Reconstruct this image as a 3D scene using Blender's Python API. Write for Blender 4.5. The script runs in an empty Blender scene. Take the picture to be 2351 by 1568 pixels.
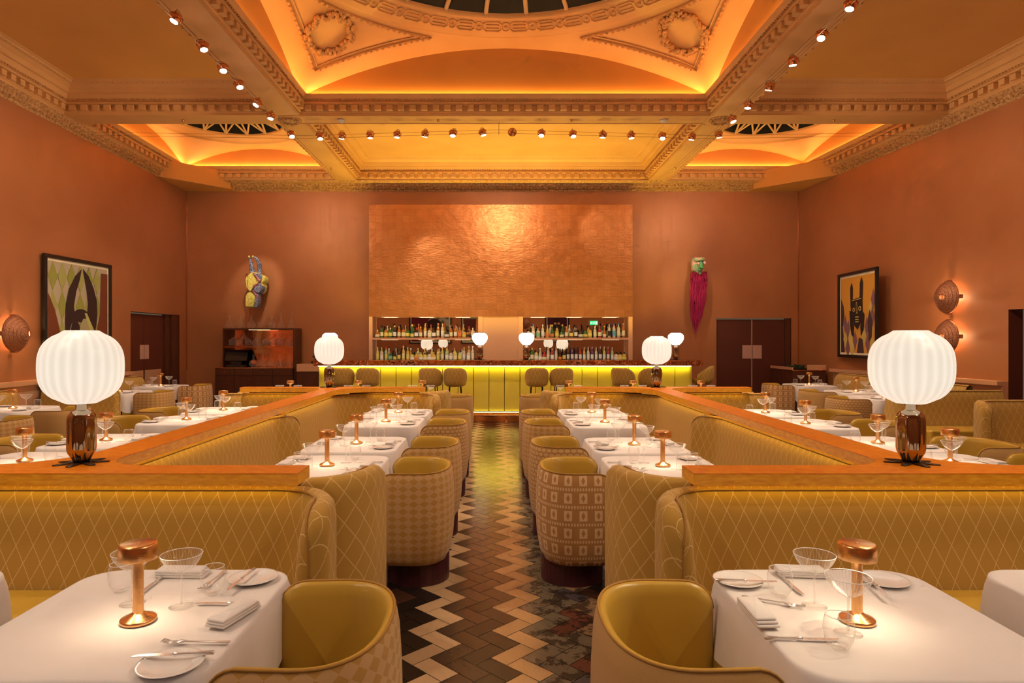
import bpy, math, random
from mathutils import Vector, Matrix
random.seed(7)
SC = bpy.context.scene
COL = SC.collection
PI = math.pi
CAMH = 1.58
F = 1500.0
VPX, VPY = 1138.0, 780.0

# ------------------------------------------------------------------ node helpers
class NT:
    def __init__(s, name):
        s.m = bpy.data.materials.new(name); s.m.use_nodes = True
        s.t = s.m.node_tree; s.t.nodes.clear()
        s.out = s.t.nodes.new('ShaderNodeOutputMaterial')
    def n(s, typ, **kw):
        nd = s.t.nodes.new(typ)
        for k, v in kw.items(): setattr(nd, k, v)
        return nd
    def l(s, a, b): s.t.links.new(a, b)
    def put(s, sock, v):
        if isinstance(v, (int, float)): sock.default_value = v
        elif isinstance(v, tuple):
            sock.default_value = (v + (1,)) if len(v) == 3 and len(sock.default_value) == 4 else v
        else: s.l(v, sock)
    def math(s, op, a, b=0.0, c=None):
        nd = s.n('ShaderNodeMath', operation=op)
        s.put(nd.inputs[0], a); s.put(nd.inputs[1], b)
        if c is not None: s.put(nd.inputs[2], c)
        return nd.outputs[0]
    def mix(s, f, a, b, mode='MIX'):
        nd = s.n('ShaderNodeMix', data_type='RGBA', blend_type=mode)
        s.put(nd.inputs[0], f); s.put(nd.inputs[6], a); s.put(nd.inputs[7], b)
        return nd.outputs[2]
    def uv(s):
        t = s.n('ShaderNodeTexCoord'); sp = s.n('ShaderNodeSeparateXYZ'); s.l(t.outputs['UV'], sp.inputs[0])
        return sp.outputs[0], sp.outputs[1]
    def obj(s):
        t = s.n('ShaderNodeTexCoord'); return t.outputs['Object']
    def noise(s, scale, detail=2, vec=None, rough=.5, map=None):
        nd = s.n('ShaderNodeTexNoise'); nd.inputs['Scale'].default_value = scale
        nd.inputs['Detail'].default_value = detail; nd.inputs['Roughness'].default_value = rough
        v = vec if vec is not None else s.obj()
        if map:
            mp = s.n('ShaderNodeMapping'); mp.inputs['Scale'].default_value = map; s.l(v, mp.inputs[0]); v = mp.outputs[0]
        s.l(v, nd.inputs['Vector']); return nd.outputs['Fac']
    def ramp(s, f, stops):
        nd = s.n('ShaderNodeValToRGB'); e = nd.color_ramp.elements
        while len(e) < len(stops): e.new(.5)
        for el, (p, c) in zip(e, stops): el.position = p; el.color = c + (1,) if len(c) == 3 else c
        s.put(nd.inputs[0], f); return nd.outputs[0]
    def bump(s, h, strength=.3, dist=.01):
        nd = s.n('ShaderNodeBump'); nd.inputs['Strength'].default_value = strength
        nd.inputs['Distance'].default_value = dist; s.l(h, nd.inputs['Height']); return nd.outputs[0]
    def pbr(s, color, rough=.5, metal=0., normal=None, spec=.5, coat=0., emis=None, estr=0., trans=0., sheen=0., aniso=0., sss=0.):
        p = s.n('ShaderNodeBsdfPrincipled')
        s.put(p.inputs['Base Color'], color); s.put(p.inputs['Roughness'], rough); s.put(p.inputs['Metallic'], metal)
        p.inputs['Specular IOR Level'].default_value = spec
        p.inputs['Coat Weight'].default_value = coat; p.inputs['Coat Roughness'].default_value = .08
        p.inputs['Transmission Weight'].default_value = trans
        p.inputs['Sheen Weight'].default_value = sheen
        p.inputs['Anisotropic'].default_value = aniso
        if emis is not None: s.put(p.inputs['Emission Color'], emis); s.put(p.inputs['Emission Strength'], estr)
        if normal is not None: s.l(normal, p.inputs['Normal'])
        s.l(p.outputs[0], s.out.inputs[0]); return s.m

def simple(name, color, rough=.5, metal=0., **kw):
    return NT(name).pbr(color, rough, metal, **kw)

def emit(name, color, strength):
    t = NT(name); e = t.n('ShaderNodeEmission'); t.put(e.inputs[0], color); e.inputs[1].default_value = strength
    t.l(e.outputs[0], t.out.inputs[0]); return t.m

M = {}
# wall: brushed copper-toned lacquer in tall sheets
t = NT('wall_copper_paint')
n1 = t.noise(1.1, 3); n2 = t.noise(14, 3, map=(1, 1, .15)); 
c = t.ramp(n1, [(.3, (.39, .135, .045)), (.7, (.47, .172, .062))])
c = t.mix(t.math('MULTIPLY', n2, .25), c, (.54, .22, .09))
M['wall'] = t.pbr(c, t.math('MULTIPLY_ADD', n2, .15, .34), .25, spec=.5, normal=t.bump(t.noise(60, 2), .04, .004))
# plaster ceiling
t = NT('ceiling_plaster')
c = t.ramp(t.noise(1.5, 3), [(.3, (.62, .29, .085)), (.7, (.70, .34, .11))])
M['plaster'] = t.pbr(c, .55, 0)
t = NT('ceiling_flat_paint')
c = t.ramp(t.noise(.8, 2), [(.3, (.58, .235, .048)), (.7, (.66, .28, .06))])
M['flat'] = t.pbr(c, .6, 0)
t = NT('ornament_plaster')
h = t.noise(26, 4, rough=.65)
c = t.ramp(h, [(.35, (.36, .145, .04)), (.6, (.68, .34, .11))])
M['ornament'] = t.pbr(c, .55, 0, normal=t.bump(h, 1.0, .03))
M['dark_glass'] = simple('skylight_dark_glass', (.012, .012, .013), .5, spec=.1)
M['cream_rib'] = simple('cream_painted_metal', (.75, .45, .18), .45)
# copper leaf
t = NT('copper_leaf')
br = t.n('ShaderNodeTexBrick'); br.offset = .0; br.inputs['Scale'].default_value = 1.0
br.inputs['Brick Width'].default_value = .145; br.inputs['Row Height'].default_value = .145
br.inputs['Mortar Size'].default_value = .002; br.inputs['Color1'].default_value = (.50, .165, .052, 1); br.inputs['Color2'].default_value = (.62, .225, .075, 1)
br.inputs['Mortar'].default_value = (.36, .10, .03, 1)
tc = t.n('ShaderNodeTexCoord'); t.l(tc.outputs['UV'], br.inputs[0])
nz = t.noise(5, 4, vec=tc.outputs['UV']); nz2 = t.noise(30, 3, vec=tc.outputs['UV'], map=(.4, 1, 1))
c = t.mix(t.math('MULTIPLY', nz, .6), br.outputs[0], (.78, .36, .15))
M['leaf'] = t.pbr(c, t.math('MULTIPLY_ADD', nz2, .22, .24), .85, normal=t.bump(t.math('ADD', nz, t.math('MULTIPLY', nz2, .5)), .36, .02))
M['copper_pale'] = simple('pale_copper_leaf', (.84, .45, .23), .42, .5)
t = NT('hammered_copper')
nz = t.noise(7, 2, map=(1, .3, 1)); M['copper_hammer'] = t.pbr((.72, .30, .16), .12, 1., normal=t.bump(nz, .6, .08))
M['copper'] = simple('polished_copper', (.85, .42, .22), .16, 1.)
t = NT('brushed_copper')
nz = t.noise(3, 2, map=(4, 4, 260)); M['brushed'] = t.pbr((.95, .54, .22), t.math('MULTIPLY_ADD', nz, .10, .24), 1., normal=t.bump(nz, .05, .001))
t = NT('hammered_bronze_dish')
nz = t.noise(55, 3); M['dish'] = t.pbr((.46, .20, .10), .5, .7, normal=t.bump(nz, 1., .012))
# wood
t = NT('golden_sycamore_wood')
nz = t.noise(3.0, 4, map=(1.2, 1.2, 1.)); g = t.noise(9, 4, map=(2.2, 6, 1), rough=.6)
c = t.ramp(g, [(.25, (.42, .085, .003)), (.5, (.62, .17, .006)), (.8, (.82, .30, .015))])
c = t.mix(t.math('MULTIPLY', nz, .5), c, (.55, .12, .004))
M['wood'] = t.pbr(c, .33, 0, spec=.4)
t = NT('spotlit_wood_edge'); g = t.noise(7, 4, map=(2.2, 2.2, 9), rough=.6)  # edge wood painted lighter to carry the spotlight falling on the ledge sides
M['edge'] = t.pbr(t.ramp(g, [(.3, (.66, .24, .012)), (.7, (.90, .42, .03))]), .3, spec=.4)
t = NT('dark_walnut_panel')
g = t.noise(8, 3, map=(3, 3, .3)); M['walnut'] = t.pbr(t.ramp(g, [(.3, (.060, .016, .007)), (.7, (.095, .026, .011))]), .4)
M['door_dark'] = simple('dark_maroon_door', (.095, .022, .012), .42)
M['push'] = simple('pink_push_plate', (.62, .34, .24), .35, .2)
# fabrics
FAB = (.44, .240, .033); FABL = (.68, .43, .17)
t = NT('mustard_lattice_fabric')
u, v = t.uv()
p = t.math('MULTIPLY', u, 1 / .079); q = t.math('MULTIPLY', v, 1 / .158)
def tri(e): return t.math('ABSOLUTE', t.math('SUBTRACT', t.math('FRACT', e), .5))
wob = t.math('MULTIPLY', t.noise(60, 2), .012)
l1 = t.math('GREATER_THAN', t.math('ADD', tri(t.math('ADD', p, q)), wob), .486)
l2 = t.math('GREATER_THAN', t.math('ADD', tri(t.math('SUBTRACT', p, q)), wob), .486)
ln = t.math('MAXIMUM', l1, l2)
nz = t.noise(300, 2); big = t.noise(2, 1)
c = t.mix(t.math('MULTIPLY', big, .5), FAB, (.40, .19, .035))
c = t.mix(t.math('MULTIPLY', nz, .25), c, (.55, .32, .09))
M['lattice'] = t.pbr(t.mix(ln, c, FABL), .85, 0, normal=t.bump(nz, .25, .002), sheen=.15, spec=.2)
M['piping'] = simple('mustard_piping', (.36, .17, .03), .8)
t = NT('mustard_plain_fabric'); nz = t.noise(350, 2)
M['plainfab'] = t.pbr(t.mix(t.math('MULTIPLY', nz, .4), (.44, .235, .07), (.54, .31, .11)), .85, normal=t.bump(nz, .3, .002), sheen=.15, spec=.2)
def absd(t, e): return t.math('ABSOLUTE', t.math('SUBTRACT', t.math('FRACT', e), .5))
t = NT('mustard_harlequin_fabric'); u, v = t.uv()
a = absd(t, t.math('MULTIPLY', u, 1 / .066)); b = absd(t, t.math('MULTIPLY', v, 1 / .046))
mk = t.math('LESS_THAN', t.math('ADD', a, b), .47)
st = t.math('GREATER_THAN', absd(t, t.math('MULTIPLY', t.math('ADD', u, v), 260)), .25)
nz = t.noise(300, 2)
c = t.mix(mk, (.50, .27, .10), (.40, .19, .03)); c = t.mix(t.math('MULTIPLY', st, .25), c, (.62, .40, .17))
M['harlequin'] = t.pbr(c, .85, normal=t.bump(nz, .25, .002), sheen=.15, spec=.2)
t = NT('mustard_tile_fabric'); u, v = t.uv()
fu = absd(t, t.math('MULTIPLY', u, 1 / .095)); vv = t.math('MULTIPLY', v, 1 / .108); fv = t.math('FRACT', vv)
sq = t.math('MULTIPLY', t.math('LESS_THAN', fu, .26), t.math('LESS_THAN', t.math('ABSOLUTE', t.math('SUBTRACT', fv, .38)), .29))
dm = t.math('LESS_THAN', t.math('ADD', t.math('MULTIPLY', fu, 1.6), t.math('ABSOLUTE', t.math('SUBTRACT', fv, .38))), .22)
tick = t.math('MULTIPLY', t.math('GREATER_THAN', fv, .8), t.math('GREATER_THAN', absd(t, t.math('MULTIPLY', u, 1 / .018)), .22))
edge = t.math('GREATER_THAN', t.math('ABSOLUTE', t.math('SUBTRACT', fv, .87)), .11)
on = t.math('MAXIMUM', t.math('MULTIPLY', sq, t.math('SUBTRACT', 1, dm)), t.math('MULTIPLY', tick, t.math('LESS_THAN', fv, .96)))
c = t.mix(on, (.40, .185, .055), (.64, .40, .19)); nz = t.noise(300, 2)
M['tilefab'] = t.pbr(c, .85, normal=t.bump(nz, .25, .002), sheen=.15, spec=.2)
t = NT('mustard_net_fabric'); u, v = t.uv()
vr = t.math('MULTIPLY', v, 1 / .034); row = t.math('MODULO', t.math('FLOOR', vr), 2)
fu = t.math('SUBTRACT', t.math('FRACT', t.math('ADD', t.math('MULTIPLY', u, 1 / .05), t.math('MULTIPLY', row, .5))), .5)
fv = t.math('SUBTRACT', t.math('FRACT', vr), .5)
rr = t.math('ADD', t.math('MULTIPLY', fu, fu), t.math('MULTIPLY', fv, fv))
c = t.mix(t.math('GREATER_THAN', rr, .19), (.50, .29, .11), (.35, .155, .035)); nz = t.noise(300, 2)
M['netfab'] = t.pbr(c, .85, normal=t.bump(nz, .25, .002), sheen=.15, spec=.2)
t = NT('yellow_leather'); nz = t.noise(90, 3)
M['leather'] = t.pbr(t.ramp(t.noise(2, 2), [(.3, (.46, .26, .03)), (.7, (.54, .32, .045))]), .34, normal=t.bump(nz, .06, .002))
M['plinth'] = simple('aubergine_lacquer', (.055, .012, .016), .35)
t = NT('yellow_bar_leather'); nz = t.noise(40, 2)
M['barfront'] = t.pbr((.80, .58, .07), .45, normal=t.bump(nz, .08, .003))
# linen
t = NT('white_linen'); nz = t.noise(400, 2)
M['linen'] = t.pbr(t.ramp(t.noise(3, 2), [(.3, (.70, .62, .56)), (.7, (.76, .68, .62))]), .8, normal=t.bump(nz, .08, .001), sheen=.1)
M['china'] = simple('white_china', (.80, .74, .68), .12, coat=.4)
M['silver'] = simple('polished_silver', (.90, .87, .84), .22, .72)
# glass: thin clear shell, white diffuse mixed in as painted highlights
def thin_glass(name, tint=(1, 1, 1), f=.25, base=.06, dfu=.6, ribs=0):
    t = NT(name)
    tr = t.n('ShaderNodeBsdfTransparent'); tr.inputs[0].default_value = tint + (1,)
    gl = t.n('ShaderNodeBsdfGlossy'); gl.inputs['Roughness'].default_value = .03; gl.inputs[0].default_value = (1, .97, .93, 1)
    lw = t.n('ShaderNodeLayerWeight'); lw.inputs[0].default_value = f
    fac = t.math('MINIMUM', t.math('ADD', t.math('MULTIPLY', t.math('POWER', lw.outputs['Facing'], 1.6), .9), base), .92)
    if ribs:
        sp = t.n('ShaderNodeSeparateXYZ'); t.l(t.obj(), sp.inputs[0]); rb = t.math('POWER', t.math('ABSOLUTE', t.math('SINE', t.math('MULTIPLY', t.math('ARCTAN2', sp.outputs[1], sp.outputs[0]), ribs))), 6)
        fac = t.math('MINIMUM', t.math('ADD', fac, t.math('MULTIPLY', rb, .22)), .92)  # whitened ribs paint the highlights along the flutes
    df = t.n('ShaderNodeBsdfDiffuse'); df.inputs[0].default_value = (.9, .85, .8, 1); m0 = t.n('ShaderNodeMixShader'); m0.inputs[0].default_value = dfu
    t.l(gl.outputs[0], m0.inputs[1]); t.l(df.outputs[0], m0.inputs[2])
    mx = t.n('ShaderNodeMixShader'); t.put(mx.inputs[0], fac); t.l(tr.outputs[0], mx.inputs[1]); t.l(m0.outputs[0], mx.inputs[2])
    t.l(mx.outputs[0], t.out.inputs[0]); return t.m
M['glass'] = thin_glass('clear_thin_glass')
M['ribglass'] = thin_glass('fluted_clear_glass', ribs=20)
M['decglass'] = thin_glass('decanter_glass', dfu=.75, base=.05)
M['stem'] = thin_glass('glass_stem', dfu=.8, base=.22)
M['rim'] = simple('glass_rim', (.9, .85, .8), .15)  # opaque off-white stands in for the glint along glass edges
M['shade'] = None
t = NT('white_ribbed_glass_shade')
tc = t.n('ShaderNodeTexCoord'); sp = t.n('ShaderNodeSeparateXYZ'); t.l(tc.outputs['Object'], sp.inputs[0])
ang = t.math('ARCTAN2', sp.outputs[1], sp.outputs[0])
w = t.math('ABSOLUTE', t.math('SINE', t.math('MULTIPLY', ang, 12)))
w = t.math('POWER', w, 1.5)
zz = t.math('MULTIPLY_ADD', sp.outputs[2], -.55, 1.12)
st_ = t.math('MULTIPLY', t.math('MULTIPLY_ADD', w, -.12, .72), zz)
M['shade'] = t.pbr((.45, .43, .38), .35, emis=(1.0, .93, .78), estr=st_)
M['shade_hot'] = simple('bright_white_glass_shade', (.4, .38, .35), .35, emis=(1., .95, .84), estr=1.25)
M['chrome'] = simple('dark_bronze_chrome', (.42, .33, .24), .05, 1.)
M['foot'] = simple('dark_bronze_foot', (.06, .04, .025), .35, .7)
M['lampglow'] = emit('lamp_diffuser', (1., .78, .52), 14)
M['spotglow'] = emit('spot_lens', (1., .86, .68), 25)
M['cove'] = emit('amber_cove_led', (1., .56, .15), 34)
M['cove2'] = emit('amber_cove_led_small', (1., .60, .18), 30)
M['led'] = emit('yellow_led', (1., .86, .15), 8)
M['barled'] = emit('bar_yellow_led', (1., .86, .10), 30)
M['niche_led'] = emit('niche_led', (1., .75, .42), 1.6)
M['black'] = simple('matte_black', (.012, .008, .006), .4)
M['blackm'] = simple('black_metal', (.01, .008, .007), .3, .5)
M['mirror'] = simple('tinted_mirror', (.92, .84, .74), .0, 1.)
M['cable'] = simple('steel_cable', (.35, .2, .1), .4, .8)
M['green_plant'] = simple('dark_succulent_leaf', (.02, .035, .012), .5)
t = NT('painted_print'); at = t.n('ShaderNodeAttribute'); at.attribute_name = 'Col'
M['art'] = t.pbr(at.outputs['Color'], .6)
t = NT('stone_floor_tiles'); at = t.n('ShaderNodeAttribute'); at.attribute_name = 'Col'
n1 = t.noise(9, 5, rough=.7); n2 = t.noise(60, 3, map=(1, .25, 1))
al = at.outputs['Alpha']
dk = t.math('MULTIPLY', t.math('SUBTRACT', 1, al), t.math('GREATER_THAN', n1, .52))
c = t.mix(t.math('MULTIPLY', dk, .8), at.outputs['Color'], (.03, .018, .012))
c = t.mix(t.math('MULTIPLY', n2, .3), c, t.mix(1., c, (.45, .4, .4), 'MULTIPLY'))
M['floor'] = t.pbr(c, t.math('MULTIPLY_ADD', n1, .18, .12), 0, spec=.28, normal=t.bump(n1, .05, .01))
M['grout'] = simple('dark_grout', (.05, .025, .012), .6)

# ------------------------------------------------------------------ mesh helpers
class MB:
    """collects faces (with uv in metres, material index, colour) into one mesh"""
    def __init__(s): s.v = []; s.f = []; s.uv = []; s.mi = []; s.col = []; s.sm = []
    def face(s, idx, uv=None, mi=0, col=None, sm=False):
        s.f.append(tuple(idx)); s.uv.append(uv or [(0, 0)] * len(idx)); s.mi.append(mi); s.col.append(col); s.sm.append(sm)
    def grid(s, rows, uvs=None, closed_u=False, closed_v=False, sm=True, mi=0, flip=False):
        """rows: list of lists of points"""
        b = len(s.v); R = len(rows); C = len(rows[0])
        for r in rows: s.v.extend(r)
        for i in range(R if closed_v else R - 1):
            i2 = (i + 1) % R
            for j in range(C if closed_u else C - 1):
                j2 = (j + 1) % C
                idx = [b + i * C + j, b + i * C + j2, b + i2 * C + j2, b + i2 * C + j]
                if uvs:
                    U = uvs[i][j]; U2 = uvs[i][j2] if j2 > j else (uvs[i][j][0], uvs[i][j][1])
                    uv = [uvs[i][j], uvs[i][j2], uvs[i2][j2], uvs[i2][j]]
                else: uv = None
                if flip: idx = idx[::-1]; uv = uv[::-1] if uv else None
                s.face(idx, uv, mi, None, sm)
    def box(s, x0, x1, y0, y1, z0, z1, mi=0, col=None, mat=None):
        b = len(s.v)
        P = [(x0, y0, z0), (x1, y0, z0), (x1, y1, z0), (x0, y1, z0), (x0, y0, z1), (x1, y0, z1), (x1, y1, z1), (x0, y1, z1)]
        if mat is not None: P = [tuple(mat @ Vector(p)) for p in P]
        s.v.extend(P)
        X = x1 - x0; Y = y1 - y0; Z = z1 - z0
        for q, (a, c) in (((0, 3, 2, 1), (Y, X)), ((4, 5, 6, 7), (X, Y)), ((0, 1, 5, 4), (X, Z)), ((1, 2, 6, 5), (Y, Z)), ((2, 3, 7, 6), (X, Z)), ((3, 0, 4, 7), (Y, Z))):
            s.face([b + k for k in q], [(0, 0), (a, 0), (a, c), (0, c)], mi, col)
    def prism(s, pts, z0, z1, mi=0, col=None, smooth_side=False):
        """extrude a CCW plan polygon between z0 and z1"""
        b = len(s.v); n = len(pts)
        s.v.extend([(x, y, z0) for x, y in pts]); s.v.extend([(x, y, z1) for x, y in pts])
        s.face([b + n + i for i in range(n)], [(x, y) for x, y in pts], mi, col)
        s.face([b + i for i in range(n)][::-1], [(x, y) for x, y in pts][::-1], mi, col)
        u = 0
        for i in range(n):
            j = (i + 1) % n; L = math.dist(pts[i], pts[j])
            s.face([b + i, b + j, b + n + j, b + n + i], [(u, z0), (u + L, z0), (u + L, z1), (u, z1)], mi, col, smooth_side); u += L
    def lathe(s, prof, seg=24, c=(0, 0), mi=0, sm=True, lobes=None, ang=(0, 2 * PI)):
        rows = []; full = abs(ang[1] - ang[0] - 2 * PI) < 1e-6
        for r, z in prof:
            row = []
            for k in range(seg if full else seg + 1):
                a = ang[0] + (ang[1] - ang[0]) * k / seg
                rr = r * (lobes(a, z) if lobes else 1)
                row.append((c[0] + rr * math.cos(a), c[1] + rr * math.sin(a), z))
            rows.append(row)
        s.grid(rows, closed_u=full, sm=sm, mi=mi)
    def tube(s, pts, r, seg=8, mi=0, closed=False, taper=None):
        P = [Vector(p) for p in pts]; n = len(P); rows = []
        up = Vector((0, 0, 1))
        for i in range(n):
            a = P[(i - 1) % n] if (closed or i > 0) else P[i]; c = P[(i + 1) % n] if (closed or i < n - 1) else P[i]
            t = (c - a).normalized() if (c - a).length > 1e-9 else Vector((0, 1, 0))
            x = t.cross(up)
            if x.length < .05: x = t.cross(Vector((0, 1, 0)))
            x.normalize(); y = x.cross(t)
            rr = (taper[i] if taper else r)
            rows.append([tuple(P[i] + (x * math.cos(2 * PI * k / seg) + y * math.sin(2 * PI * k / seg)) * rr) for k in range(seg)])
        s.grid(rows, closed_u=True, closed_v=closed, mi=mi)
        if not closed:
            b = len(s.v) - n * seg
            s.face([b + k for k in range(seg)], None, mi); s.face([b + (n - 1) * seg + k for k in range(seg)][::-1], None, mi)
    def sphere(s, c, r, seg=12, rings=8, mi=0, sc=(1, 1, 1)):
        rows = []
        for i in range(rings + 1):
            th = PI * i / rings - PI / 2
            rows.append([(c[0] + sc[0] * r * math.cos(th) * math.cos(2 * PI * k / seg), c[1] + sc[1] * r * math.cos(th) * math.sin(2 * PI * k / seg), c[2] + sc[2] * r * math.sin(th)) for k in range(seg)])
        s.grid(rows, closed_u=True, mi=mi)
    def mesh(s, name, mats, recalc=False):
        me = bpy.data.meshes.new(name); me.from_pydata([tuple(v) for v in s.v], [], s.f)
        for m in (mats if isinstance(mats, (list, tuple)) else [mats]): me.materials.append(m)
        ul = me.uv_layers.new(name='UVMap'); flat = []
        for u in s.uv:
            for a in u: flat.extend(a)
        ul.data.foreach_set('uv', flat)
        me.polygons.foreach_set('material_index', s.mi); me.polygons.foreach_set('use_smooth', s.sm)
        if any(c is not None for c in s.col):
            ca = me.color_attributes.new(name='Col', type='FLOAT_COLOR', domain='CORNER'); fl = []
            for f, c in zip(s.f, s.col):
                c = c or (1, 1, 1, 1)
                if len(c) == 3: c = tuple(c) + (1,)
                fl.extend(list(c) * len(f))
            ca.data.foreach_set('color', fl)
        me.update()
        if recalc:
            import bmesh
            bm = bmesh.new(); bm.from_mesh(me); bmesh.ops.recalc_face_normals(bm, faces=bm.faces); bm.to_mesh(me); bm.free()
        return me
    def build(s, name, mats, parent=None, recalc=False, loc=None, bevel=0., solid=0.):
        me = s.mesh(name, mats, recalc)
        o = bpy.data.objects.new(name, me); COL.objects.link(o)
        if parent is not None: o.parent = parent
        if loc is not None: o.location = loc
        if bevel:
            md = o.modifiers.new('b', 'BEVEL'); md.width = bevel; md.segments = 3; md.limit_method = 'ANGLE'; md.angle_limit = .6
            for p in me.polygons: p.use_smooth = True
            md.harden_normals = True
        if solid:
            md = o.modifiers.new('s', 'SOLIDIFY'); md.thickness = solid; md.offset = 0
        return o

def tag(o, label=None, cat=None, group=None, kind=None):
    if label: o['label'] = label
    if cat: o['category'] = cat
    if group: o['group'] = group
    if kind: o['kind'] = kind
    return o
def thing(name, label, cat, loc=(0, 0, 0), rz=0., group=None, sx=1.):
    o = bpy.data.objects.new(name, None); COL.objects.link(o); o.empty_display_size = .1
    o.location = loc; o.rotation_euler = (0, 0, rz)
    return tag(o, label, cat, group)
def copy_tree(o, parent=None):
    c = o.copy(); COL.objects.link(c)
    if parent is not None: c.parent = parent
    for ch in [x for x in list(o.children)]: copy_tree(ch, c)
    return c
def dup(o, label, loc, rz=None, group=None, cat=None):
    c = copy_tree(o); c.location = loc
    if rz is not None: c.rotation_euler = (0, 0, rz)
    c['label'] = label
    if group: c['group'] = group
    return c
USED = set()
def place(proto, label, loc, rz=0., group=None):
    if proto.name not in USED:
        USED.add(proto.name); o = proto; o.location = loc; o.rotation_euler = (0, 0, rz); o['label'] = label
        if group: o['group'] = group
        return o
    return dup(proto, label, loc, rz, group)
def struct(name, mb, mats, parent=None, **kw):
    o = mb.build(name, mats, parent, **kw); o['kind'] = 'structure'; return o

def fillet(pts, rad, closed=False, n=8):
    out = []; N = len(pts)
    for i, p in enumerate(pts):
        r = rad[i]
        if r <= 0 or (not closed and i in (0, N - 1)): out.append(p); continue
        a = Vector(pts[i - 1]); b = Vector(p); c = Vector(pts[(i + 1) % N])
        d1 = (a - b).normalized(); d2 = (c - b).normalized()
        ang = math.acos(max(-1, min(1, d1.dot(d2)))); tl = r / math.tan(ang / 2)
        p1 = b + d1 * tl; p2 = b + d2 * tl
        bis = (d1 + d2).normalized(); cen = b + bis * (r / math.sin(ang / 2))
        a1 = math.atan2(p1.y - cen.y, p1.x - cen.x); a2 = math.atan2(p2.y - cen.y, p2.x - cen.x)
        da = (a2 - a1 + PI) % (2 * PI) - PI
        for k in range(n + 1):
            aa = a1 + da * k / n; out.append((cen.x + r * math.cos(aa), cen.y + r * math.sin(aa)))
    return out
def mir(path, s):
    return list(path) if s < 0 else [(-x, y) for x, y in path][::-1]
def resample_ends(path, ends=(True, True), r=.14):
    """insert dense stations near the ends"""
    L = [0]
    for i in range(1, len(path)): L.append(L[-1] + math.dist(path[i], path[i - 1]))
    T = L[-1]; st = set(round(x, 5) for x in L)
    es = [0, .003, .01, .02, .035, .055, .08, .11, .14]
    if ends[0]: st |= set(round(e, 5) for e in es)
    if ends[1]: st |= set(round(T - e, 5) for e in es)
    k = .35
    while k < T - .2: st.add(round(k, 5)); k += .35
    raw = sorted(st); st = []
    for q in raw:
        if st and q - st[-1] < (.0025 if (q < .16 or q > T - .16) else .014):
            if q > T - 1e-4: st[-1] = q
            continue
        st.append(q)
    out = []
    for s_ in st:
        i = 1
        while i < len(L) - 1 and L[i] < s_: i += 1
        f = (s_ - L[i - 1]) / max(1e-9, L[i] - L[i - 1]); f = max(0, min(1, f))
        a, b = path[i - 1], path[i]; out.append((a[0] + (b[0] - a[0]) * f, a[1] + (b[1] - a[1]) * f))
    return out, st, T
def normals(path, closed=False):
    n = len(path); res = []
    for i in range(n):
        ds = []
        if closed or i > 0: a = Vector(path[i]) - Vector(path[i - 1]); ds.append(a.normalized() if a.length > 1e-9 else None)
        if closed or i < n - 1: a = Vector(path[(i + 1) % n]) - Vector(path[i]); ds.append(a.normalized() if a.length > 1e-9 else None)
        ds = [d for d in ds if d is not None] or [Vector((1, 0))]
        t = sum(ds, Vector((0, 0)));  t = t.normalized() if t.length > 1e-6 else ds[0]
        k = 1 / max(.5, t.dot(ds[0])); res.append((-t.y * k, t.x * k))
    return res
def sweep(mb, path, prof, closed=False, sm=True, mi=0, round_ends=(False, False), r=.14, r2=.055, zbase=.12, ztop=.9, flip=False, nmid=None):
    if any(round_ends): path, st, T = resample_ends(path, round_ends, r)
    else:
        st = [0]
        for i in range(1, len(path)): st.append(st[-1] + math.dist(path[i], path[i - 1]))
        T = st[-1]
    N = normals(path, closed); rows = []; uvs = []
    nm = nmid if nmid is not None else sum(p[0] for p in prof) / len(prof)
    vl = [0]
    for i in range(1, len(prof)): vl.append(vl[-1] + math.dist(prof[i], prof[i - 1]))
    for (x, y), (nx, ny), s_ in zip(path, N, st):
        e = 9
        if round_ends[0]: e = min(e, s_)
        if round_ends[1]: e = min(e, T - s_)
        dz = 0; ks = 1
        if e < r: dz = r - math.sqrt(max(0, r * r - (r - e) ** 2))
        if e < r2: ks = math.sqrt(max(0, 1 - ((r2 - e) / r2) ** 2))
        row = []; ur = []
        for (n_, z), v_ in zip(prof, vl):
            nn = nm + (n_ - nm) * ks; zz = z - dz * max(0, (z - zbase) / (ztop - zbase)) ** 3
            row.append((x + nx * nn, y + ny * nn, zz)); ur.append((s_, v_))
        rows.append(row); uvs.append(ur)
    mb.grid(rows, uvs, closed_v=closed, sm=sm, mi=mi, flip=flip)
    return rows
def wallx(s, y): return (-6.86 + .03 * (14.5 - y)) if s < 0 else (6.72 + .075 * (14.5 - y))
# ================================================================== ROOM
YB, YR = 14.5, -1.6            # bar wall and rear wall
ZS, ZC, ZF = 5.03, 5.31, 5.45  # beam soffit, cornice top, flat ceiling
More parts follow.
